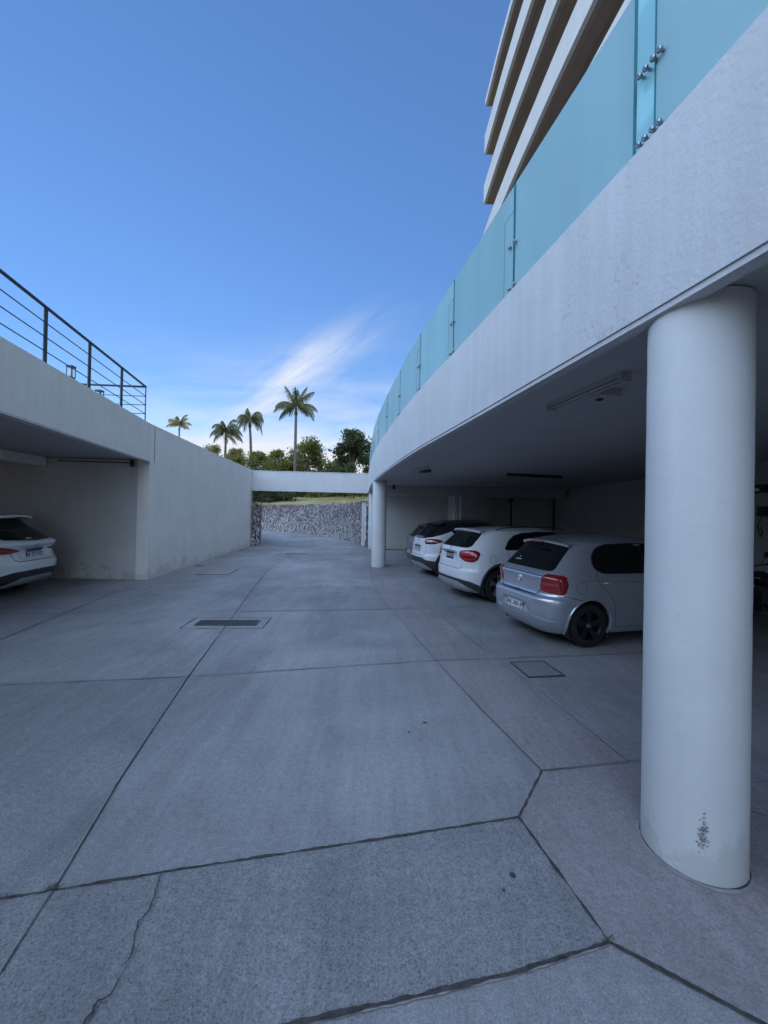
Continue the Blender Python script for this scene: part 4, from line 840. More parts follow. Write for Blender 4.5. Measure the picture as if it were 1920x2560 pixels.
M_silver = mat('paint_silver', (0.48, 0.51, 0.555), rough=.28, metal=.65, coat=1.0)
M_grey = mat('paint_grey', (0.12, 0.125, 0.135), rough=.35, metal=.5, coat=1.0)
M_bpaint = mat('paint_black', (0.010, 0.010, 0.012), rough=.2, coat=1.0)
M_rimb = mat('rim_black', (0.006, 0.006, 0.007), rough=.5, coat=.2)
M_rims = mat('rim_silver', (0.45, 0.45, 0.47), rough=.3, metal=.8)
M_rimd = mat('rim_dark', (0.03, 0.03, 0.033), rough=.4, metal=.4)
M_plate = mat('plate_white', (0.62, 0.63, 0.64), rough=.4)
M_pink = mat('plate_ink', (0.03, 0.03, 0.04), rough=.5)
M_pblue = mat('plate_blue', (0.03, 0.08, 0.28), rough=.4)

class Body:
    def __init__(s, tab, L, p=6.0, q=2.2, dr=.6, z1=None, h=.1, xm=1.4, D=None, taper=.035, arc=(.0, .0), kz=1.07):
        s.kz = kz
        t = np.array(tab, float); s.fr, s.ff, s.fw = pch(t[:, 0], t[:, 1]), pch(t[:, 0], t[:, 2]), pch(t[:, 0], t[:, 3])
        s.z0, s.z1, s.L, s.p, s.q, s.dr, s.h, s.xm, s.D, s.taper, s.cache, s.arc = t[0, 0], t[-1, 0], L, p, q, dr, h, xm, D, taper, {}, arc
    def par(s, z, sc=None):
        xr, xf, w = float(s.fr(z)), float(s.ff(z)), float(s.fw(z)); return xr, xf, w
    def yx(s, x, z):
        xr, xf, w = s.par(z); d = min(s.dr, (xf - xr) / 2)
        if x < xr + d: t = min(1, max(0, (xr + d - x) / d))
        elif x > xf - d: t = min(1, max(0, (x - xf + d) / d))
        else: t = 0
        return w * (1 - t ** s.q) ** (1 / s.p)
    def xy(s, y, z, front=False):
        xr, xf, w = s.par(z); d = min(s.dr, (xf - xr) / 2); t = min(1, abs(y) / w); e = d * (1 - (1 - t ** s.p) ** (1 / s.q)); return xf - e if front else xr + e
    def out(s, z):
        k = round(z * 2000)
        if k not in s.cache:
            xr, xf, w = s.par(z); P = []
            for y in np.linspace(0, .94 * w, 40): P.append((s.xy(y, z), y))
            xa = P[-1][0]; xb = s.xy(.94 * w, z, True)
            for x in np.linspace(xa, xb, 160)[1:-1]: P.append((x, s.yx(x, z)))
            for y in np.linspace(.94 * w, 0, 40): P.append((s.xy(y, z, True), y))
            P = np.array(P); ds = np.r_[0, np.cumsum(np.linalg.norm(np.diff(P, axis=0), axis=1))]; s.cache[k] = (P, ds)
        return s.cache[k]
    def deform(s, x, y, z):
        xr = float(s.fr(min(z, s.z1)))
        if s.D is not None:
            wgt = max(0., 1 - max(0., x - xr) / .3)
            if wgt > 0: x = x + s.D(abs(y), z) * wgt
        m = .5 * s.L; y = y * (1 - s.taper * ((x - m) / m) ** 2)
        if s.arc[0] and z > .95:        # roof falls away to the tail and the screen
            g = min(1, (z - .95) / .35); u = (x - s.xm)
            z = z - g * (s.arc[0] * min(u, 0) ** 2 + s.arc[1] * max(u, 0) ** 2)
        return (x, y, s.Z(z))
    def Z(s, z): return z if z < .3 else .3 + (z - .3) * s.kz      # stretches the upper body to its real height
    def S(s, mode, a, z):
        if mode == 'rear': return s.deform(s.xy(a, z), a, z)
        if mode == 'front': return s.deform(s.xy(a, z, True), a, z)
        if mode == 'left': return s.deform(a, s.yx(a, z), z)
        if mode == 'right': return s.deform(a, -s.yx(a, z), z)
        P, ds = s.out(z); sg = 1 if mode == 'arcl' else -1; A = abs(a)
        x = np.interp(A, ds, P[:, 0]); y = np.interp(A, ds, P[:, 1]); return s.deform(float(x), sg * float(y) * (1 if a >= 0 else -1), z)
    def N(s, mode, a, z):
        e = .004; p = np.array(s.S(mode, a, z)); da = np.array(s.S(mode, a + e, z)) - np.array(s.S(mode, a - e, z)); dz = np.array(s.S(mode, a, min(z + e, s.z1))) - np.array(s.S(mode, a, max(z - e, s.z0)))
        n = np.cross(da, dz); n /= (np.linalg.norm(n) + 1e-9); c = p - np.array([s.L * .5, 0, .7])
        if mode in ('left', 'right'): c = np.array([0, p[1], 0])
        if mode == 'rear': c = np.array([-1, 0, 0.])
        if mode == 'front': c = np.array([1, 0, 0.])
        return n if n @ c > 0 else -n
    def pt(s, mode, a, z, off=0.0): return np.array(s.S(mode, a, z)) + s.N(mode, a, z) * off
    def shell(s, wheels, ra, m, parent, split=None, m2=None, nz=70, N=150):
        zs = list(np.linspace(s.z0, s.z1, nz)); rings = []; par_ = []
        for z in zs:
            P, ds = s.out(z); t = np.linspace(0, 1, N) ; tt = t * ds[-1]
            X = np.interp(tt, ds, P[:, 0]); Y = np.interp(tt, ds, P[:, 1]); rings.append(np.stack([X, Y, np.full(N, z)], 1))
        base = rings[-1]; xr, xf, w = s.par(s.z1)
        for r in (.985, .96, .92, .86, .78, .68, .56, .42, .26, .1, .02):
            z = s.z1 + s.h * (1 - r ** 2.3); R = base.copy(); R[:, 0] = s.xm + (R[:, 0] - s.xm) * r; R[:, 1] *= r; R[:, 2] = z; rings.append(R)
        rings = np.array(rings); K = len(rings)
        dead = np.zeros((K - 1, N - 1), bool); snap = {}
        for k in range(K - 1):
            if rings[k, 0, 2] > 1.0: break
            for i in range(N - 1):
                c = (rings[k, i] + rings[k, i + 1] + rings[k + 1, i] + rings[k + 1, i + 1]) / 4
                for xw, zw in wheels:
                    if c[1] > s.fw(c[2]) * .75 and (c[0] - xw) ** 2 + (c[2] - zw) ** 2 < ra * ra: dead[k, i] = True
        used = np.zeros((K, N), bool); ded = np.zeros((K, N), bool)
        for k in range(K - 1):
            for i in range(N - 1):
                for a, c in ((k, i), (k + 1, i), (k, i + 1), (k + 1, i + 1)): (ded if dead[k, i] else used)[a, c] = True
        for k in range(K):
            for i in range(N):
                if ded[k, i] and used[k, i]:
                    x, y, z = rings[k, i]; xw, zw = min(wheels, key=lambda q: abs(q[0] - x)); a = math.atan2(z - zw, x - xw)
                    nx, nz_ = xw + ra * math.cos(a), zw + ra * math.sin(a)
                    if k == 0: nz_ = s.z0; nx = xw + math.copysign(math.sqrt(max(0, ra * ra - (nz_ - zw) ** 2)), x - xw)
                    nz_ = max(nz_, s.z0); rings[k, i] = (nx, s.yx(nx, nz_), nz_)
        G = rings.reshape(-1, 3); D = np.array([s.deform(*q) for q in G]); D2 = D.copy()
        G2 = G.copy(); G2[:, 1] *= -1; D2 = np.array([s.deform(*q) for q in G2])
        b = MB(); F = []; sel = []
        for k in range(K - 1):
            for i in range(N - 1):
                if not dead[k, i]: F.append((k * N + i, (k + 1) * N + i, (k + 1) * N + i + 1, k * N + i + 1)); sel.append(k)
        b.add(D, F); b.add(D2, [f[::-1] for f in F]); b.add(D[-N:], []); 
        o = b.build('body', [m] + ([m2] if m2 else []), parent, True)
        if split is not None:
            zz = [rings[k, N // 2, 2] for k in sel]; mi = [1 if q > split else 0 for q in zz]; o.data.polygons.foreach_set('material_index', mi + mi)
        import bmesh
        bm_ = bmesh.new(); bm_.from_mesh(o.data); bmesh.ops.remove_doubles(bm_, verts=bm_.verts, dist=.0004); bmesh.ops.recalc_face_normals(bm_, faces=bm_.faces); bm_.to_mesh(o.data); bm_.free()
        return o
def inpoly(px, py, poly):
    c = False; j = len(poly) - 1
    for i in range(len(poly)):
        xi, yi = poly[i]; xj, yj = poly[j]
        if (yi > py) != (yj > py) and px < (xj - xi) * (py - yi) / (yj - yi) + xi: c = not c
        j = i
    return c
def nearest(px, py, poly):
    best = None
    for i in range(len(poly)):
        ax, ay = poly[i]; bx, by = poly[(i + 1) % len(poly)]; dx, dy = bx - ax, by - ay; L = dx * dx + dy * dy
        t = 0 if L == 0 else max(0, min(1, ((px - ax) * dx + (py - ay) * dy) / L)); x, y = ax + t * dx, ay + t * dy; d = (x - px) ** 2 + (y - py) ** 2
        if best is None or d < best[0]: best = (d, x, y)
    return math.sqrt(best[0]), best[1], best[2]
def rounded(poly, r=.03, n=4):
    out = []
    for i in range(len(poly)):
        p0, p1, p2 = np.array(poly[i - 1]), np.array(poly[i]), np.array(poly[(i + 1) % len(poly)])
        a = p0 - p1; c = p2 - p1; la, lc = np.linalg.norm(a), np.linalg.norm(c); k = min(r, la * .45, lc * .45); a = p1 + a / la * k; c = p1 + c / lc * k
        for t in np.linspace(0, 1, n): out.append(tuple((1 - t) ** 2 * a + 2 * t * (1 - t) * p1 + t * t * c))
    return out
def patch(B, name, mode, poly, m, parent, off=.003, bulge=0.0, h=.02, skirt=.012, r=.03, label=None):
    poly = rounded(poly, r) if r else poly
    xs = [p[0] for p in poly]; ys = [p[1] for p in poly]; x0, x1, y0, y1 = min(xs), max(xs), min(ys), max(ys); h = max(min(h, (x1 - x0) / 5, (y1 - y0) / 5), .006)
    nx, ny = int((x1 - x0) / h) + 3, int((y1 - y0) / h) + 3; ox, oy = x0 - h * .7, y0 - h * .6
    cells = [(i, j) for i in range(nx) for j in range(ny) if inpoly(ox + (i + .5) * h, oy + (j + .5) * h, poly)]
    cs = set(cells); vid = {}; V = []
    def vert(i, j):
        if (i, j) not in vid:
            px, py = ox + i * h, oy + j * h; full = all((i - a, j - c) in cs for a in (0, 1) for c in (0, 1)); d, qx, qy = nearest(px, py, poly)
            if not full: px, py = qx, qy; d = 0
            vid[(i, j)] = len(V); py_ = min(max(py, B.z0), B.z1); V.append(B.pt(mode, px, py_, off + bulge * (1 - math.exp(-d / .03))))
        return vid[(i, j)]
    F = [(vert(i, j), vert(i + 1, j), vert(i + 1, j + 1), vert(i, j + 1)) for i, j in cells]
    from collections import Counter
    E_ = Counter(); Ed = {}
    for f in F:
        for a, c in zip(f, f[1:] + f[:1]): E_[frozenset((a, c))] += 1; Ed[frozenset((a, c))] = (a, c)
    inner = {}; inv = {v: k for k, v in vid.items()}
    for e, n in list(E_.items()):
        if n == 1 and skirt:
            a, c = Ed[e]
            for q in (a, c):
                if q not in inner:
                    d, qx, qy = nearest(ox + inv[q][0] * h, oy + inv[q][1] * h, poly); inner[q] = len(V); V.append(B.pt(mode, qx, min(max(qy, B.z0), B.z1), off - skirt))
            F.append((a, inner[a], inner[c], c))
    b = MB(); b.add(V, F); o = b.build(name, m, parent, True)
    try: o.data.set_sharp_from_angle(angle=math.radians(50))
    except Exception: pass
    if label: o['label'] = label
    return o
def seam(B, name, mode, pts, w, m, parent, off=.001, step=.03):
    P = []
    for (a0, z0), (a1, z1) in zip(pts[:-1], pts[1:]):
        n = max(1, int(math.hypot(a1 - a0, z1 - z0) / step))
        for k in range(n): P.append((a0 + (a1 - a0) * k / n, z0 + (z1 - z0) * k / n))
    P.append(pts[-1]); L, R = [], []
    for i, p in enumerate(P):
        a, c = P[max(i - 1, 0)], P[min(i + 1, len(P) - 1)]; tx, ty = c[0] - a[0], c[1] - a[1]; n = math.hypot(tx, ty) or 1
        L.append(B.pt(mode, p[0] - ty / n * w / 2, p[1] + tx / n * w / 2, off)); R.append(B.pt(mode, p[0] + ty / n * w / 2, p[1] - tx / n * w / 2, off))
    b = MB(); grid(b, np.array([L, R])); return b.build(name, m, parent, True)
def archring(B, mode, xw, zw, r0, r1, off, m, parent, name='arch_trim', a0=-20, a1=200):
    rows = []
    for r, o in ((r0, off - .05), (r0, off), ((r0 + r1) / 2, off * 1.15), (r1, off * .8), (r1, -.01)):
        row = []
        for a in np.linspace(math.radians(a0), math.radians(a1), 48):
            x, z = xw + r * math.cos(a), zw + r * math.sin(a); row.append(B.pt(mode, x, max(z, B.z0), o))
        rows.append(row)
    b = MB(); grid(b, np.array(rows)); return b.build(name, m, parent, True)
def wheel(parent, x, y, r, rimr, style, side, tw=.19):
    """side = +1 for the left wheels, -1 for the right ones"""
    w = bpy.data.objects.new('wheel', None); COL.objects.link(w); w.parent = parent; w.location = (x, y - side * tw / 2, r)
    mf = [M_rimb, M_rims, M_rimd][style]
    b = MB(); h = tw / 2
    prof = [(rimr, -h + .01), (r - .045, -h), (r - .012, -h + .02), (r, -h + .045), (r, h - .045), (r - .012, h - .02), (r - .045, h), (rimr + .012, h - .004), (rimr, h - .012)]
    b.lathe(prof, axis='Y', seg=48); b.build('tyre', M_tyre, w, True, 50)
    b = MB(); f = side
    b.lathe([(rimr, -h * .9), (rimr + .002, h - .01)] if side > 0 else [(rimr + .002, -h + .01), (rimr, h * .9)], axis='Y', seg=48)
    b.lathe([(rimr - .018, f * (h - .035)), (rimr - .008, f * (h - .012)), (rimr + .004, f * (h - .008)), (rimr + .004, f * (h - .02))], axis='Y', seg=48)
    b.lathe([(0, f * (h - .03)), (.028, f * (h - .03)), (.055, f * (h - .045)), (.07, f * (h - .07))], axis='Y', seg=24)
    n = 5
    for k in range(n):
        for dlt in ((-.13, .13) if style == 1 else (0,)):
            a = 2 * math.pi * k / n + .3; wd = .022 if style == 1 else .05
            a2 = a + dlt; p0 = np.array([.045 * math.cos(a), f * (h - .045), .045 * math.sin(a)]); p1 = np.array([(rimr - .008) * math.cos(a2), f * (h - .022), (rimr - .008) * math.sin(a2)])
            d = p1 - p0; tdir = np.array([-math.sin(a2), 0, math.cos(a2)]); nn = np.array([0, f * .014, 0])
            V = [p0 - tdir * wd * .6, p0 + tdir * wd * .6, p1 + tdir * wd, p1 - tdir * wd]; V = [v + nn for v in V] + [v - nn * 1.6 for v in V]
            b.add(V, [(0, 1, 2, 3), (4, 7, 6, 5), (0, 4, 5, 1), (1, 5, 6, 2), (2, 6, 7, 3), (3, 7, 4, 0)])
    b.build('rim', mf, w, True, 35)
    b = MB(); b.lathe([(0, f * .0), (rimr * .62, f * .0), (rimr * .62, f * .02), (0, f * .02)], axis='Y', seg=28); b.build('brake_disc', M_under, w)
    b = MB(); 
    for k in range(5): a = 2 * math.pi * k / 5; b.tube([(.034 * math.cos(a), f * (h - .05), .034 * math.sin(a)), (.034 * math.cos(a), f * (h - .03), .034 * math.sin(a))], .008, 6)
    b.lathe([(0, f * (h - .018)), (.022, f * (h - .02)), (.026, f * (h - .03))], axis='Y', seg=16); b.build('hub_cap', M_chrome if style != 2 else M_skid, w, True, 40)
    return w
def text_mesh(txt, size, m, parent, mw, depth=.0006):
    cu = bpy.data.curves.new('plate_text', 'FONT'); cu.body = txt; cu.size = size; cu.align_x = 'CENTER'; cu.align_y = 'CENTER'; cu.extrude = depth; cu.offset = size * .02
    o = bpy.data.objects.new('plate_text', cu); COL.objects.link(o); dg = bpy.context.evaluated_depsgraph_get()
    me = bpy.data.meshes.new_from_object(o.evaluated_get(dg)); bpy.data.objects.remove(o); me.materials.clear(); me.materials.append(m)
    q = bpy.data.objects.new('plate_text', me); COL.objects.link(q); q.parent = parent; q.matrix_local = mw; return q
def numberplate(B, car, z, txt, dark=False, w=.40, h=.13, off=.012, tilt=None):
    p = B.pt('rear', 0, z, off); n = B.N('rear', 0, z)
    if tilt is not None: n = np.array([-math.cos(tilt), 0, math.sin(tilt)])
    ex = Vector((0, -1, 0)); ez = Vector(n).normalized(); ey = ez.cross(ex).normalized()
    M = Matrix(((ex[0], ey[0], ez[0], p[0]), (ex[1], ey[1], ez[1], p[1]), (ex[2], ey[2], ez[2], p[2]), (0, 0, 0, 1)))
    b = MB(); V = []; po = rounded([(-w / 2, -h / 2), (w / 2, -h / 2), (w / 2, h / 2), (-w / 2, h / 2)], .012); b.prism(po, -.004, .002)
    o = b.build('number_plate', M_pink if dark else M_plate, car); o.matrix_local = M
    b = MB(); fr = rounded([(-w / 2 - .01, -h / 2 - .01), (w / 2 + .01, -h / 2 - .01), (w / 2 + .01, h / 2 + .01), (-w / 2 - .01, h / 2 + .01)], .014); b.prism(fr, -.012, -.0015); f_ = b.build('plate_frame', M_black, o)
    if not dark:
        b = MB(); b.box((0, h / 2 - .014, .0025), (w - .02, .022, .001)); b.build('plate_band', M_pblue, o)
    text_mesh(txt, h * (.78 if not dark else .72), M_plate if dark else M_pink, o, Matrix.Translation((0, -.012 if not dark else 0, .003)))
    return o
def handle(B, car, mode, x, z, m):
    p = B.pt(mode, x, z, .0); b = MB(); sg = 1 if mode == 'left' else -1
    b.tube([p + np.array([-.085, 0, 0]), p + np.array([-.07, sg * .03, .002]), p + np.array([0, sg * .038, .003]), p + np.array([.07, sg * .03, .002]), p + np.array([.085, 0, 0])], .012, 8); return b.build('door_handle', m, car, True)
def mirror_(B, car, mode, x, z, m):
    sg = 1 if mode == 'left' else -1; p = B.pt(mode, x, z, 0); b = MB()
    b.tube([p, p + np.array([0, sg * .07, .02])], .02, 6); prof = [(0, -.06), (.05, -.055), (.075, -.02), (.08, .02), (.0, .03)]
    mb = MB(); mb.lathe(prof, axis='Z', seg=16); V = mb.v[0]; V2 = np.stack([-V[:, 2] * 1.3, V[:, 0] * 1.35, V[:, 1]], 1); b.add(V2 + p + np.array([0, sg * .16, .05]), mb.f); return b.build('mirror', m, car, True)
def antenna(car, x, y, z, l, ang, m=None):
    b = MB(); b.lathe([(.028, 0), (.02, .02), (.008, .03)], (x, y, z), seg=10); b.tube([(x, y, z + .02), (x - l * math.cos(ang), y, z + .02 + l * math.sin(ang))], .006, 6, .0035); b.build('antenna', m or M_black, car, True)
def emblem_ring(B, car, z, r, m=None, bars=2):
    p = B.pt('rear', 0, z, .004); n = B.N('rear', 0, z); ex = np.array([0, -1., 0]); ey = np.cross(n, ex); b = MB()
    b.tube([p + (ex * math.cos(a) + ey * math.sin(a)) * r for a in np.linspace(0, 2 * math.pi, 25)], r * .12, 6)
    if bars == 2:
        b.tube([p + (-ex * .62 + ey * .62) * r, p + (-ex * .12 - ey * .85) * r, p + ey * -.1 * r, p + (ex * .12 - ey * .85) * r, p + (ex * .62 + ey * .62) * r], r * .12, 5)
        b.tube([p + (-ex * .3 + ey * .85) * r, p + ey * .15 * r, p + (ex * .3 + ey * .85) * r], r * .12, 5)
    elif bars == 3:
        for a in (90, 210, 330): b.tube([p, p + (ex * math.cos(math.radians(a)) + ey * math.sin(math.radians(a))) * r], r * .13, 5)
    else: b.tube([p + ey * r * 1.1, p + ex * r * .6, p - ey * r * 1.1, p - ex * r * .6, p + ey * r * 1.1], r * .2, 5)
    b.build('emblem', m or M_chrome, car, True)
def common(B, car, wheels, r, rimr, ra, style, arch_m=None, arch_w=.035, ww=.22, tw=.19, inset_=.01):
    for (x, z) in wheels:
        for sg, mode in ((1, 'left'), (-1, 'right')):
            y = B.S(mode, x, max(z, .4))[1]
            wheel(car, x, y - sg * inset_, r, rimr, style, sg, tw)
            b = MB(); N_ = 40; rows = []
            for yy in (abs(y) - .012, abs(y) - .30): rows.append([(x + (ra + .004) * math.cos(a), sg * yy, max(z + (ra + .004) * math.sin(a), .12)) for a in np.linspace(-.7, math.pi + .7, N_)])
            rows.append([(x, sg * (abs(y) - .30), z)] * N_); grid(b, np.array(rows)); b.build('wheel_well', M_under, car)
            if arch_m: archring(B, mode, x, z, ra - .004, ra + arch_w, .012, arch_m, car)
    b = MB(); xr, xf, w = B.par(B.z0 + .03); xw0, xw1 = wheels[0][0], wheels[1][0]
    b.box(((xr + xf) / 2, 0, B.z0 + .05), (xf - xr - .14, w * 2 - .62, .06))
    b.box(((xw0 + xw1) / 2, 0, B.z0 + .05), (xw1 - xw0 - 2 * ra - .06, w * 2 - .05, .055))
    b.box(((xr + xw0 - ra) / 2 + .04, 0, B.z0 + .05), (max(.05, xw0 - ra - xr - .16), w * 2 - .25, .05)); b.box(((xf + xw1 + ra) / 2 - .04, 0, B.z0 + .05), (max(.05, xf - xw1 - ra - .16), w * 2 - .25, .05))
    b.build('underbody', M_under, car)
def mir(poly): return [(x, z) for x, z in poly]
def sides(B, name, polyl, m, car, **k):
    for mode in ('left', 'right'): patch(B, name, mode, polyl, m, car, **k)
def rear_spoiler(B, car, m, hw, zt, x0, drop=.0, th=.03, length=.22):
    b = MB(); rows = []
    for v, dz, dx in ((0, .004, length), (.35, .010, length * .55), (.75, .008, length * .2), (1, -.002, 0), (1.02, -th, .012), (.8, -th * 1.15, length * .3), (.2, -th * 1.3, length * .7)):
        row = []
        for u in np.linspace(-1, 1, 25):
            e = abs(u) ** 2.6; row.append((x0 + dx + .12 * e, u * hw * (1 - .02 * v), zt + dz - .055 * abs(u) ** 2.2 + drop * (1 - v)))
        rows.append(row)
    rows.append(rows[0]); grid(b, np.array(rows)); return b.build('spoiler', m, car, True, 50)

# ---- silver hatchback
def silver_hatch(name, label, loc, rz, paint, plate='AE 360 IP', style=0, group=None, lights=M_red):
    car = thing(name, label, 'car', loc, math.radians(rz), group)
    tab = [(.18, .13, 3.78, .75), (.25, .06, 3.85, .79), (.35, .02, 3.885, .815), (.48, .0, 3.89, .825), (.58, .005, 3.88, .829), (.635, .02, 3.86, .829), (.675, .085, 3.83, .829), (.72, .10, 3.79, .829),
           (.80, .105, 3.68, .827), (.865, .095, 3.50, .822), (.90, .085, 3.38, .816), (.93, .11, 3.25, .806), (.97, .15, 3.05, .79), (1.0, .19, 2.97, .775), (1.08, .27, 2.84, .742), (1.18, .37, 2.68, .70), (1.27, .46, 2.52, .655), (1.345, .53, 2.36, .605), (1.37, .56, 2.30, .58)]
    def D(y, z):
        d = 0
        t = (z - .40) / .13
        if 0 < t < 1:
            hw = .28 + .16 * (1 - t); e = max(0, min(1, (hw - y) / .04)); d = .045 * e * min(1, (1 - t) / .12) * min(1, t * 1.2 + .0)
        return d
    B = Body(tab, 3.89, dr=.56, p=6.2, h=.10, xm=1.55, D=D)
    wh = [(.68, .30), (3.14, .30)]; ra = .345
    B.shell(wh, ra, paint, car); common(B, car, wh, .302, .205, ra, style, paint, .02)
    G = M_cglass
    rg = [(-.60, 1.01), (-.575, .99), (.575, .99), (.60, 1.01), (.52, 1.315), (.46, 1.34), (-.46, 1.34), (-.52, 1.315)]
    patch(B, 'rear_window', 'rear', rg, G, car, off=.004, h=.03, r=.03)
    p = B.pt('rear', .12, 1.03, .006); n = B.N('rear', .12, 1.03)
    b = MB()
    for k, (dy, dz, w_, h_) in enumerate([(0, 0, .035, .018), (.045, .0, .03, .016), (-.045, .0, .03, .016), (.08, -.005, .02, .012), (0.01, .035, .022, .02)]):
        q = B.pt('rear', .27 + dy, 1.07 + dz, .0065); e2 = np.array([0, 1, 0]); e3 = np.cross(e2, B.N('rear', .27, 1.07)); e3 *= np.sign(e3[2])
        b.add([q - e2 * w_ / 2 - e3 * h_ / 2, q + e2 * w_ / 2 - e3 * h_ / 2, q + e2 * w_ / 2 + e3 * h_ / 2, q - e2 * w_ / 2 + e3 * h_ / 2], [(0, 1, 2, 3)])
    b.build('sticker', mat('sticker_white', (.6, .6, .6)), car)
    sw = [(.93, .985), (.82, 1.02), (.775, 1.09), (.80, 1.19), (.90, 1.285), (1.08, 1.335), (1.5, 1.352), (2.05, 1.345), (2.26, 1.30), (2.50, 1.16), (2.78, .985)]
    sides(B, 'window_seal', [(.92, .972), (.80, 1.01), (.75, 1.09), (.78, 1.20), (.885, 1.30), (1.07, 1.352), (1.5, 1.366), (2.06, 1.36), (2.28, 1.31), (2.53, 1.16), (2.84, .972)], M_seal, car, off=.002, h=.04, r=.05)
    sides(B, 'side_window', [q for q in sw if q[0] < 1.6] + [(1.62, 1.35), (1.66, .985)], G, car, off=.005, h=.04, r=.05)
    sides(B, 'side_window', [(1.74, .985), (1.70, 1.35)] + [q for q in sw if q[0] > 1.9], G, car, off=.005, h=.04, r=.05)
    patch(B, 'windscreen', 'front', [(-.60, 1.0), (.60, 1.0), (.50, 1.34), (-.50, 1.34)], G, car, off=.004, h=.04)
    for mode in ('arcl', 'arcr'):
        L_ = [(.535, .935), (.57, .955), (.80, .95), (.875, .92), (.895, .85), (.865, .735), (.83, .70), (.50, .73), (.485, .79)]
        lt = patch(B, 'tail_light', mode, L_, lights, car, off=.004, bulge=.012, h=.018, r=.014)
        patch(B, 'reflector', mode, [(.55, .815), (.76, .81), (.76, .845), (.55, .85)], M_redb, car, off=.0168, h=.012, r=.008, skirt=.004).parent = lt
        patch(B, 'reflector', mode, [(.52, .742), (.80, .725), (.80, .737), (.52, .755)], M_redb, car, off=.0135, h=.012, r=.004, skirt=.003).parent = lt
        seam(B, 'hatch_seam', mode, [(.0, .925), (.53, .92)], .008, M_seal, car); seam(B, 'hatch_seam', mode, [(.0, .66), (.44, .665), (.49, .73)], .012, M_seal, car, off=.002)
        seam(B, 'bumper_seam', mode, [(.84, .695), (1.0, .665), (1.22, .63)], .006, M_seal, car)
        patch(B, 'bumper_crease', mode, [(.44, .405), (.80, .36), (.84, .345), (.80, .335), (.0, .335), (.0, .352), (.40, .352)], paint, car, off=.004, bulge=.010, h=.02, r=.01)
    for mode in ('left', 'right'):
        seam(B, 'door_seam', mode, [(.80, 1.0), (.78, .93), (.86, .80), (1.0, .70), (1.07, .58), (1.10, .27)], .007, M_seal, car)
        seam(B, 'door_seam', mode, [(1.70, .985), (1.70, .30)], .007, M_seal, car); seam(B, 'door_seam', mode, [(2.80, .97), (2.86, .80), (2.74, .60), (2.72, .30)], .007, M_seal, car); seam(B, 'door_seam', mode, [(1.10, .275), (2.72, .275)], .007, M_seal, car)
        handle(B, car, mode, .98, .86, paint); handle(B, car, mode, 1.86, .86, paint); mirror_(B, car, mode, 2.66, .97, M_black)
        seam(B, 'waist_crease', mode, [(.55, .895), (1.4, .87), (3.0, .85)], .004, M_seal, car, off=.0006)
    ring = [(.53 + .078 * math.cos(a), .80 + .078 * math.sin(a)) for a in np.linspace(0, 2 * math.pi, 30)]; seam(B, 'fuel_flap_seam', 'right', ring, .005, M_seal, car, step=.01)
    rear_spoiler(B, car, paint, .555, B.Z(1.385), .40, th=.035, length=.26)
    b = MB(); b.box((.40, 0, B.Z(1.355)), (.03, .26, .022)); b.build('brake_light', M_red, car)
    emblem_ring(B, car, .83, .052)
    b = MB(); b.box((.098, -.36, B.Z(.73)), (.006, .09, .014)); b.box((.098, .36, B.Z(.73)), (.006, .1, .014)); b.build('badge', M_chrome, car)
    b = MB(); b.box((.09, 0, B.Z(.665)), (.04, .12, .02)); b.build('hatch_handle', M_black, car)
    numberplate(B, car, .475, plate, tilt=.12)
    antenna(car, .75, 0, B.Z(1.445), .24, math.radians(125))
    b = MB(); b.tube([(.10, .35, .2), (.25, .35, .22)], .022, 10); b.build('exhaust', M_under, car)
    for s in (-1, 1): patch(B, 'headlight', 'front', [(s * .45, .62), (s * .78, .64), (s * .78, .74), (s * .45, .70)], M_chrome, car, off=.004)
    return car
silver_hatch('hatchback_car', 'silver hatchback with a black rear wheel, parked nearest the big column', (2.03, 5.94, 0), 14.5, M_silver)

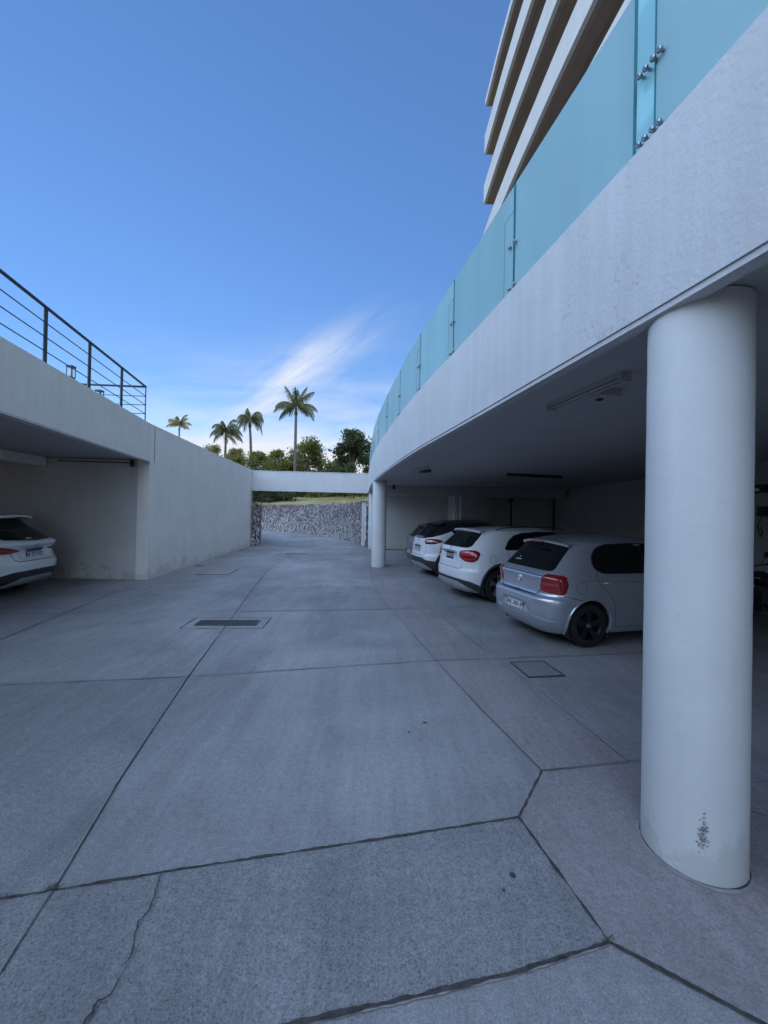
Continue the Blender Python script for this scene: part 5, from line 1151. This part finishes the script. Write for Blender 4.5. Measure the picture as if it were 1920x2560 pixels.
# ---- white crossover (second)
def white_crossover():
    car = thing('crossover_car', 'white crossover with silver spoke wheels, parked between the silver hatchback and the black-roofed car', 'car', (1.44, 8.62, 0), math.radians(16.5))
    tab = [(.20, .14, 4.3, .80), (.28, .06, 4.37, .85), (.40, .015, 4.40, .888), (.52, .0, 4.42, .90), (.60, .0, 4.41, .902), (.68, .03, 4.38, .902), (.78, .045, 4.32, .90), (.90, .045, 4.15, .892), (1.0, .06, 3.6, .875),
           (1.05, .08, 3.35, .855), (1.10, .13, 3.22, .83), (1.18, .22, 3.08, .795), (1.28, .34, 2.9, .745), (1.36, .43, 2.74, .70), (1.41, .48, 2.6, .655)]
    def D(y, z):
        if .78 < z < 1.0 and y < .36: return .02 * min(1, (z - .78) / .03) * min(1, (1.0 - z) / .03) * min(1, (.36 - y) / .05)
        return 0
    B = Body(tab, 4.42, dr=.66, p=4.6, h=.085, xm=1.8, D=D)
    wh = [(.80, .345), (3.50, .345)]; ra = .40
    B.shell(wh, ra, M_white, car); common(B, car, wh, .345, .238, ra, 1, M_clad, .045, tw=.23)
    patch(B, 'rear_window', 'rear', [(-.60, 1.075), (.60, 1.075), (.66, 1.10), (.555, 1.37), (-.555, 1.37), (-.66, 1.10)], M_cglass, car, off=.004, h=.03)
    sw = [(.93, 1.055), (1.05, 1.21), (1.22, 1.315), (1.45, 1.365), (1.9, 1.39), (2.4, 1.38), (2.62, 1.31), (3.12, 1.055)]
    sides(B, 'window_seal', [(.89, 1.04), (1.03, 1.22), (1.20, 1.33), (1.44, 1.38), (1.9, 1.405), (2.42, 1.395), (2.66, 1.32), (3.18, 1.04)], M_seal, car, off=.002, h=.04)
    sides(B, 'side_window', [q for q in sw if q[0] < 2.0] + [(1.93, 1.385), (1.97, 1.055)], M_cglass, car, off=.005, h=.04)
    sides(B, 'side_window', [(2.05, 1.055), (2.01, 1.385)] + [q for q in sw if q[0] > 2.1], M_cglass, car, off=.005, h=.04)
    patch(B, 'windscreen', 'front', [(-.66, 1.10), (.66, 1.10), (.56, 1.38), (-.56, 1.38)], M_cglass, car, off=.004, h=.04)
    for mode in ('arcl', 'arcr'):
        L_ = [(.44, 1.0), (.62, 1.035), (.84, 1.035), (.93, 1.0), (.96, .95), (.92, .85), (.82, .80), (.62, .815), (.46, .885)]
        lt = patch(B, 'tail_light', mode, L_, M_red, car, off=.004, bulge=.016, h=.018, r=.06)
        patch(B, 'reflector', mode, [(.52, .965), (.80, .975), (.84, .945), (.76, .915), (.54, .92)], M_redb, car, off=.021, h=.012, r=.02, skirt=.006).parent = lt
        patch(B, 'reflector', mode, [(.58, .855), (.80, .84), (.83, .865), (.60, .88)], M_redb, car, off=.019, h=.012, r=.01, skirt=.005).parent = lt
        seam(B, 'hatch_seam', mode, [(.0, .655), (.50, .655), (.56, .70), (.56, .75)], .010, M_seal, car)
        patch(B, 'rear_cladding', mode, [(0, .46), (.55, .46), (.80, .43), (.97, .36), (1.0, .23), (.0, .21)], M_clad, car, off=.006, h=.03, r=.03)
        patch(B, 'skid_plate', mode, [(0, .405), (.46, .405), (.62, .36), (.80, .27), (.80, .225), (0, .225)], M_skid, car, off=.014, bulge=.012, h=.025, r=.04)
        patch(B, 'exhaust_trim', mode, [(.38, .345), (.60, .335), (.64, .30), (.40, .30)], M_chrome, car, off=.028, h=.02, r=.01)
    for mode in ('left', 'right'):
        seam(B, 'door_seam', mode, [(.95, 1.04), (.98, .95), (1.10, .80), (1.19, .62), (1.22, .30)], .007, M_seal, car); seam(B, 'door_seam', mode, [(2.01, 1.04), (2.01, .33)], .007, M_seal, car); seam(B, 'door_seam', mode, [(3.16, 1.03), (3.2, .80), (3.1, .35)], .007, M_seal, car)
        patch(B, 'sill_cladding', mode, [(1.22, .36), (3.08, .36), (3.08, .215), (1.22, .215)], M_clad, car, off=.008, h=.05, r=.02)
        handle(B, car, mode, 1.22, .93, M_white); handle(B, car, mode, 2.2, .93, M_white); mirror_(B, car, mode, 2.98, 1.06, M_white)
        sg = 1 if mode == 'left' else -1
        b = MB(); b.tube([(.85, sg * .58, B.Z(1.425)), (1.0, sg * .60, B.Z(1.47)), (1.8, sg * .61, B.Z(1.50)), (2.5, sg * .60, B.Z(1.475)), (2.65, sg * .58, B.Z(1.43))], .013, 6); b.build('roof_rail', M_bpaint, car, True)
    rear_spoiler(B, car, M_white, .60, B.Z(1.445), .33, th=.035, length=.30)
    b = MB(); b.box((.03, 0, B.Z(.985)), (.05, .66, .035)); b.build('chrome_bar', M_chrome, car)
    emblem_ring(B, car, 1.035, .04, bars=3)
    numberplate(B, car, .885, 'OLW 371', dark=True, tilt=.05, w=.32)
    seam(B, 'fuel_flap_seam', 'right', [(.62 + .075 * math.cos(a), .86 + .075 * math.sin(a)) for a in np.linspace(0, 6.283, 28)], .005, M_seal, car, step=.01)
    for s in (-1, 1): patch(B, 'headlight', 'front', [(s * .5, .70), (s * .84, .74), (s * .84, .86), (s * .5, .80)], M_chrome, car, off=.004)
white_crossover()

# ---- white car with black roof (third)
def black_roof_car():
    car = thing('crossover_car', 'small white crossover with a black roof and dark lower cladding', 'car', (.98, 11.62, 0), math.radians(16.5))
    kz_ = 1.10; tab = [(.20, .16, 4.0, .77), (.28, .08, 4.08, .83), (.40, .02, 4.11, .868), (.50, .0, 4.12, .88), (.58, .01, 4.11, .886), (.66, .045, 4.08, .888), (.78, .06, 4.0, .888), (.90, .07, 3.75, .882), (1.0, .09, 3.3, .865),
           (1.04, .11, 3.15, .85), (1.10, .16, 3.02, .82), (1.20, .27, 2.86, .775), (1.32, .41, 2.66, .72), (1.42, .52, 2.45, .665), (1.47, .56, 2.35, .62)]
    B = Body(tab, 4.12, dr=.70, p=4.0, h=.09, xm=1.65, kz=kz_)
    wh = [(.72, .335), (3.33, .335)]; ra = .39
    B.shell(wh, ra, M_white, car, split=1.035, m2=M_bpaint); common(B, car, wh, .335, .222, ra, 2, M_clad, .055, tw=.21)
    patch(B, 'rear_window', 'rear', [(-.56, 1.06), (0, 1.03), (.56, 1.06), (.60, 1.12), (.50, 1.41), (-.50, 1.41), (-.60, 1.12)], M_cglass, car, off=.004, h=.03)
    for mode in ('arcl', 'arcr'):
        patch(B, 'rear_quarter', mode, [(.0, 1.00), (.0, 1.022), (.40, 1.04), (.68, 1.09), (.88, 1.16), (1.02, 1.255), (1.20, 1.17), (1.50, 1.06), (1.52, 1.0)], M_white, car, off=.005, h=.02, r=.02)
        lt = patch(B, 'tail_light', mode, [(.44, 1.015), (.56, 1.045), (.86, 1.045), (1.08, .99), (.86, .915), (.56, .90), (.48, .92)], M_darkred, car, off=.004, bulge=.014, h=.018, r=.05)
        patch(B, 'reflector', mode, [(.50, 1.0), (.74, 1.01), (.76, .96), (.54, .95)], mat('tail_pink', (.62, .30, .32), rough=.15, coat=1), car, off=.018, h=.012, r=.02, skirt=.005).parent = lt
        seam(B, 'hatch_seam', mode, [(0, .60), (.46, .60), (.54, .66), (.56, .85)], .010, M_seal, car)
        patch(B, 'rear_cladding', mode, [(0, .535), (.45, .535), (.62, .49), (1.02, .46), (1.10, .42), (1.06, .22), (.0, .21)], M_clad, car, off=.006, h=.03, r=.03)
        patch(B, 'skid_plate', mode, [(0, .40), (.42, .40), (.56, .35), (.72, .25), (.72, .22), (0, .22)], M_skid, car, off=.014, bulge=.012, h=.025, r=.04)
        seam(B, 'chrome_strip', mode, [(0, .548), (.50, .545), (.58, .535)], .016, M_chrome, car, off=.008)
        patch(B, 'reflector', mode, [(.70, .40), (.88, .39), (.88, .365), (.70, .37)], M_red, car, off=.012, h=.012, r=.005)
    for mode in ('left', 'right'):
        patch(B, 'side_window', mode, [(1.30, 1.08), (1.38, 1.20), (1.5, 1.34), (1.8, 1.41), (2.25, 1.41), (2.5, 1.30), (2.95, 1.06)], M_cglass, car, off=.005, h=.04)
        seam(B, 'door_seam', mode, [(1.02, .99), (1.10, .70), (1.16, .40)], .007, M_seal, car); seam(B, 'door_seam', mode, [(1.9, 1.04), (1.9, .33)], .007, M_seal, car)
        patch(B, 'sill_cladding', mode, [(1.12, .38), (2.93, .38), (2.93, .215), (1.12, .215)], M_clad, car, off=.008, h=.05, r=.02)
        handle(B, car, mode, 2.1, .88, M_white); mirror_(B, car, mode, 2.8, 1.04, M_bpaint)
    patch(B, 'windscreen', 'front', [(-.64, 1.10), (.64, 1.10), (.54, 1.42), (-.54, 1.42)], M_cglass, car, off=.004, h=.04)
    rear_spoiler(B, car, M_bpaint, .56, B.Z(1.485), .42, th=.03, length=.26)
    emblem_ring(B, car, .93, .055, bars=4); numberplate(B, car, .76, 'AC 821 JT', tilt=.05)
    b = MB(); b.box((.065, 0, B.Z(.845)), (.03, .42, .03)); b.build('hatch_handle', M_black, car)
    b = MB(); b.tube([(.16, .0, B.Z(1.06)), (.24, -.32, B.Z(1.13))], .008, 5); b.build('wiper', M_black, car)
    antenna(car, .85, 0, B.Z(1.55), .12, math.radians(120))
    for s in (-1, 1): patch(B, 'headlight', 'front', [(s * .45, .66), (s * .8, .72), (s * .8, .82), (s * .45, .74)], M_chrome, car, off=.004)
black_roof_car()
silver_hatch('hatchback_car', 'grey hatchback almost wholly hidden behind the black-roofed crossover', (.92, 14.15, 0), 14, M_grey, plate='AB 214 KD', style=1)

# ---- white suv in the left garage
def left_suv():
    car = thing('suv_car', 'white car with long red tail lights, parked alone in the left garage', 'car', (-7.16, 8.02, 0), math.radians(189))
    tab = [(.22, .20, 4.4, .80), (.30, .10, 4.5, .86), (.42, .03, 4.56, .905), (.54, .0, 4.60, .922), (.64, .0, 4.60, .93), (.70, .03, 4.57, .93), (.80, .075, 4.48, .928), (.90, .085, 4.3, .92), (.98, .04, 3.9, .905), (1.03, .01, 3.6, .885), (1.06, .03, 3.45, .87),
           (1.10, .12, 3.35, .845), (1.2, .28, 3.18, .80), (1.32, .46, 2.95, .745), (1.44, .62, 2.70, .69), (1.52, .71, 2.5, .64)]
    def D(y, z):
        if .72 < z < .98 and y < .45: return .03 * min(1, (z - .72) / .04) * min(1, (.98 - z) / .05) * min(1, (.45 - y) / .06)
        return 0
    B = Body(tab, 4.6, dr=.70, p=4.6, h=.11, xm=1.9, D=D)
    wh = [(.93, .35), (3.66, .35)]; ra = .405
    B.shell(wh, ra, M_white, car); common(B, car, wh, .35, .235, ra, 2, M_clad, .04, tw=.22)
    patch(B, 'rear_window', 'rear', [(-.66, 1.10), (0, 1.075), (.66, 1.10), (.58, 1.48), (-.58, 1.48)], M_cglass, car, off=.004, h=.03)
    b = MB()
    q = B.pt('rear', .12, 1.11, .008); b.box(q, (.004, .15, .028)); b.build('sticker', M_plate, car)
    for mode in ('arcl', 'arcr'):
        lt = patch(B, 'tail_light', mode, [(.36, .895), (.56, .945), (.80, .985), (1.12, 1.0), (1.20, .97), (1.16, .87), (.90, .845), (.62, .855)], M_red, car, off=.004, bulge=.014, h=.018, r=.03)
        patch(B, 'reflector', mode, [(.66, .925), (.90, .94), (.90, .915), (.66, .905)], M_redb, car, off=.018, h=.012, r=.006, skirt=.005).parent = lt
        seam(B, 'hatch_seam', mode, [(0, .70), (.48, .70), (.56, .74), (.60, .85)], .012, M_seal, car, off=.002)
        patch(B, 'rear_cladding', mode, [(0, .53), (.62, .52), (.84, .46), (1.0, .36), (1.04, .23), (.0, .23)], M_clad, car, off=.006, h=.03, r=.04)
        patch(B, 'skid_plate', mode, [(0, .40), (.42, .40), (.58, .33), (.78, .24), (.72, .225), (.50, .27), (0, .27)], M_skid, car, off=.014, bulge=.012, h=.022, r=.03)
        patch(B, 'reflector', mode, [(.70, .345), (.90, .335), (.90, .295), (.72, .30)], M_darkred, car, off=.012, h=.012, r=.005)
        patch(B, 'reflector', mode, [(.86, .50), (.96, .48), (.96, .42), (.90, .42)], M_black, car, off=.012, h=.012, r=.01)
    for mode in ('left', 'right'):
        sides_ = [(1.05, 1.07), (1.15, 1.22), (1.38, 1.38), (1.7, 1.46), (2.3, 1.47), (2.62, 1.40), (3.25, 1.07)]
        patch(B, 'side_window', mode, sides_, M_cglass, car, off=.004, h=.05)
        seam(B, 'door_seam', mode, [(1.0, 1.04), (1.15, .85), (1.33, .62), (1.36, .32)], .007, M_seal, car); seam(B, 'door_seam', mode, [(2.1, 1.04), (2.1, .33)], .007, M_seal, car)
        patch(B, 'sill_cladding', mode, [(1.35, .38), (3.24, .38), (3.24, .235), (1.35, .235)], M_clad, car, off=.008, h=.05, r=.02)
        handle(B, car, mode, 1.3, .92, M_white); handle(B, car, mode, 2.3, .92, M_white); mirror_(B, car, mode, 3.1, 1.08, M_white)
    patch(B, 'windscreen', 'front', [(-.68, 1.12), (.68, 1.12), (.56, 1.47), (-.56, 1.47)], M_cglass, car, off=.004, h=.04)
    rear_spoiler(B, car, M_white, .60, B.Z(1.555), .42, th=.04, length=.38)
    b = MB(); b.box((.08, .30, B.Z(.905)), (.012, .16, .012)); b.box((.05, -.42, B.Z(.975)), (.012, .10, .012)); b.build('badge', M_chrome, car)
    emblem_ring(B, car, .98, .035, bars=1)
    b = MB(); b.box((.10, 0, B.Z(.90)), (.03, .46, .03)); b.build('hatch_handle', M_black, car)
    numberplate(B, car, .815, 'AF 371 KX', tilt=.12)
left_suv()

# ---- dark motorcycle by the back wall, mostly behind the near column
def motorcycle():
    t = thing('motorcycle', 'dark motorcycle standing by the back wall, just showing right of the near column', 'motorcycle', (6.55, 6.55, 0), math.radians(75))
    for x, n in ((-.68, 0), (.68, 1)):
        w = bpy.data.objects.new('wheel', None); COL.objects.link(w); w.parent = t; w.location = (x, 0, .3)
        b = MB(); b.lathe([(.245, -.04), (.27, -.055), (.30, -.02), (.30, .02), (.27, .055), (.245, .04)], axis='Y', seg=36, closed=True); b.build('tyre', M_tyre, w, True)
        b = MB(); b.lathe([(.235, -.03), (.25, -.03), (.25, .03), (.235, .03)], axis='Y', seg=36, closed=True)
        for k in range(6): a = k * math.pi / 3; b.tube([(0, 0, 0), (.24 * math.cos(a), 0, .24 * math.sin(a))], .012, 6)
        b.lathe([(0, -.05), (.05, -.05), (.05, .05), (0, .05)], axis='Y', seg=14); b.build('rim', M_rimd, w, True, 40)
    b = MB(); b.tube([(.68, .07, .3), (.50, .07, .92)], .022, 8); b.tube([(.68, -.07, .3), (.50, -.07, .92)], .022, 8); b.build('fork', M_skid, t, True)
    b = MB(); b.tube([(.44, -.36, 1.05), (.50, -.22, 1.02), (.53, 0, .97), (.50, .22, 1.02), (.44, .36, 1.05)], .014, 8); b.tube([(.45, .24, 1.04), (.40, .34, 1.045)], .022, 8); b.tube([(.45, -.24, 1.04), (.40, -.34, 1.045)], .022, 8); b.build('handlebar', M_black, t, True)
    b = MB()
    for s in (-1, 1): b.tube([(.50, s * .2, 1.03), (.52, s * .27, 1.18)], .006, 5); b.lathe([(0, -.01), (.055, -.008), (.055, .008), (0, .01)], (.52, s * .28, 1.2), 'Y', 14)
    b.build('mirror', M_black, t, True)
    b = MB(); b.lathe([(0, -.24), (.10, -.20), (.145, -.06), (.14, .08), (.09, .22), (0, .25)], seg=18); V = b.v[0]; b.v[0] = np.stack([V[:, 2] + .18, V[:, 0] * .95, V[:, 1] + .80], 1); b.build('fuel_tank', M_bpaint, t, True)
    b = MB(); b.box((-.32, 0, .80), (.62, .24, .07)); b.box((-.58, 0, .86), (.24, .2, .06)); b.build('seat', M_black, t)
    b = MB(); b.box((.08, 0, .45), (.36, .26, .36)); b.tube([(.0, .0, .5), (.15, 0, .66)], .10, 12); b.build('engine', M_clad, t)
    b = MB(); b.tube([(.50, 0, .92), (.1, 0, .70), (-.4, 0, .74), (-.72, 0, .82)], .025, 8); b.tube([(-.68, .08, .3), (-.05, .1, .4)], .022, 8); b.tube([(-.68, -.08, .3), (-.05, -.1, .4)], .022, 8); b.tube([(.48, 0, .85), (.25, 0, .35), (-.1, 0, .28)], .02, 8); b.build('frame', M_dark_metal, t, True)
    b = MB(); b.tube([(.2, -.14, .35), (-.1, -.17, .26), (-.75, -.18, .38)], .035, 10); b.build('exhaust', M_skid, t, True)
    b = MB(); b.lathe([(0, -.06), (.07, -.05), (.09, .0), (.085, .03)], seg=16); V = b.v[0]; b.v[0] = np.stack([-V[:, 2] + .60, V[:, 0], V[:, 1] + .90], 1); b.build('headlight', M_chrome, t, True)
    b = MB(); b.tube([(-.02, .14, .3), (-.06, .3, .02)], .014, 6); b.build('side_stand', M_dark_metal, t, True)
    for x in (-.70, .68):
        b = MB(); rows = [[(x + .335 * math.cos(a), s, .3 + .335 * math.sin(a)) for a in np.linspace(.5 if x < 0 else .3, 2.7, 16)] for s in (-.07, -.03, .03, .07)]; grid(b, np.array(rows)); b.build('mudguard', M_bpaint, t, True)
motorcycle()
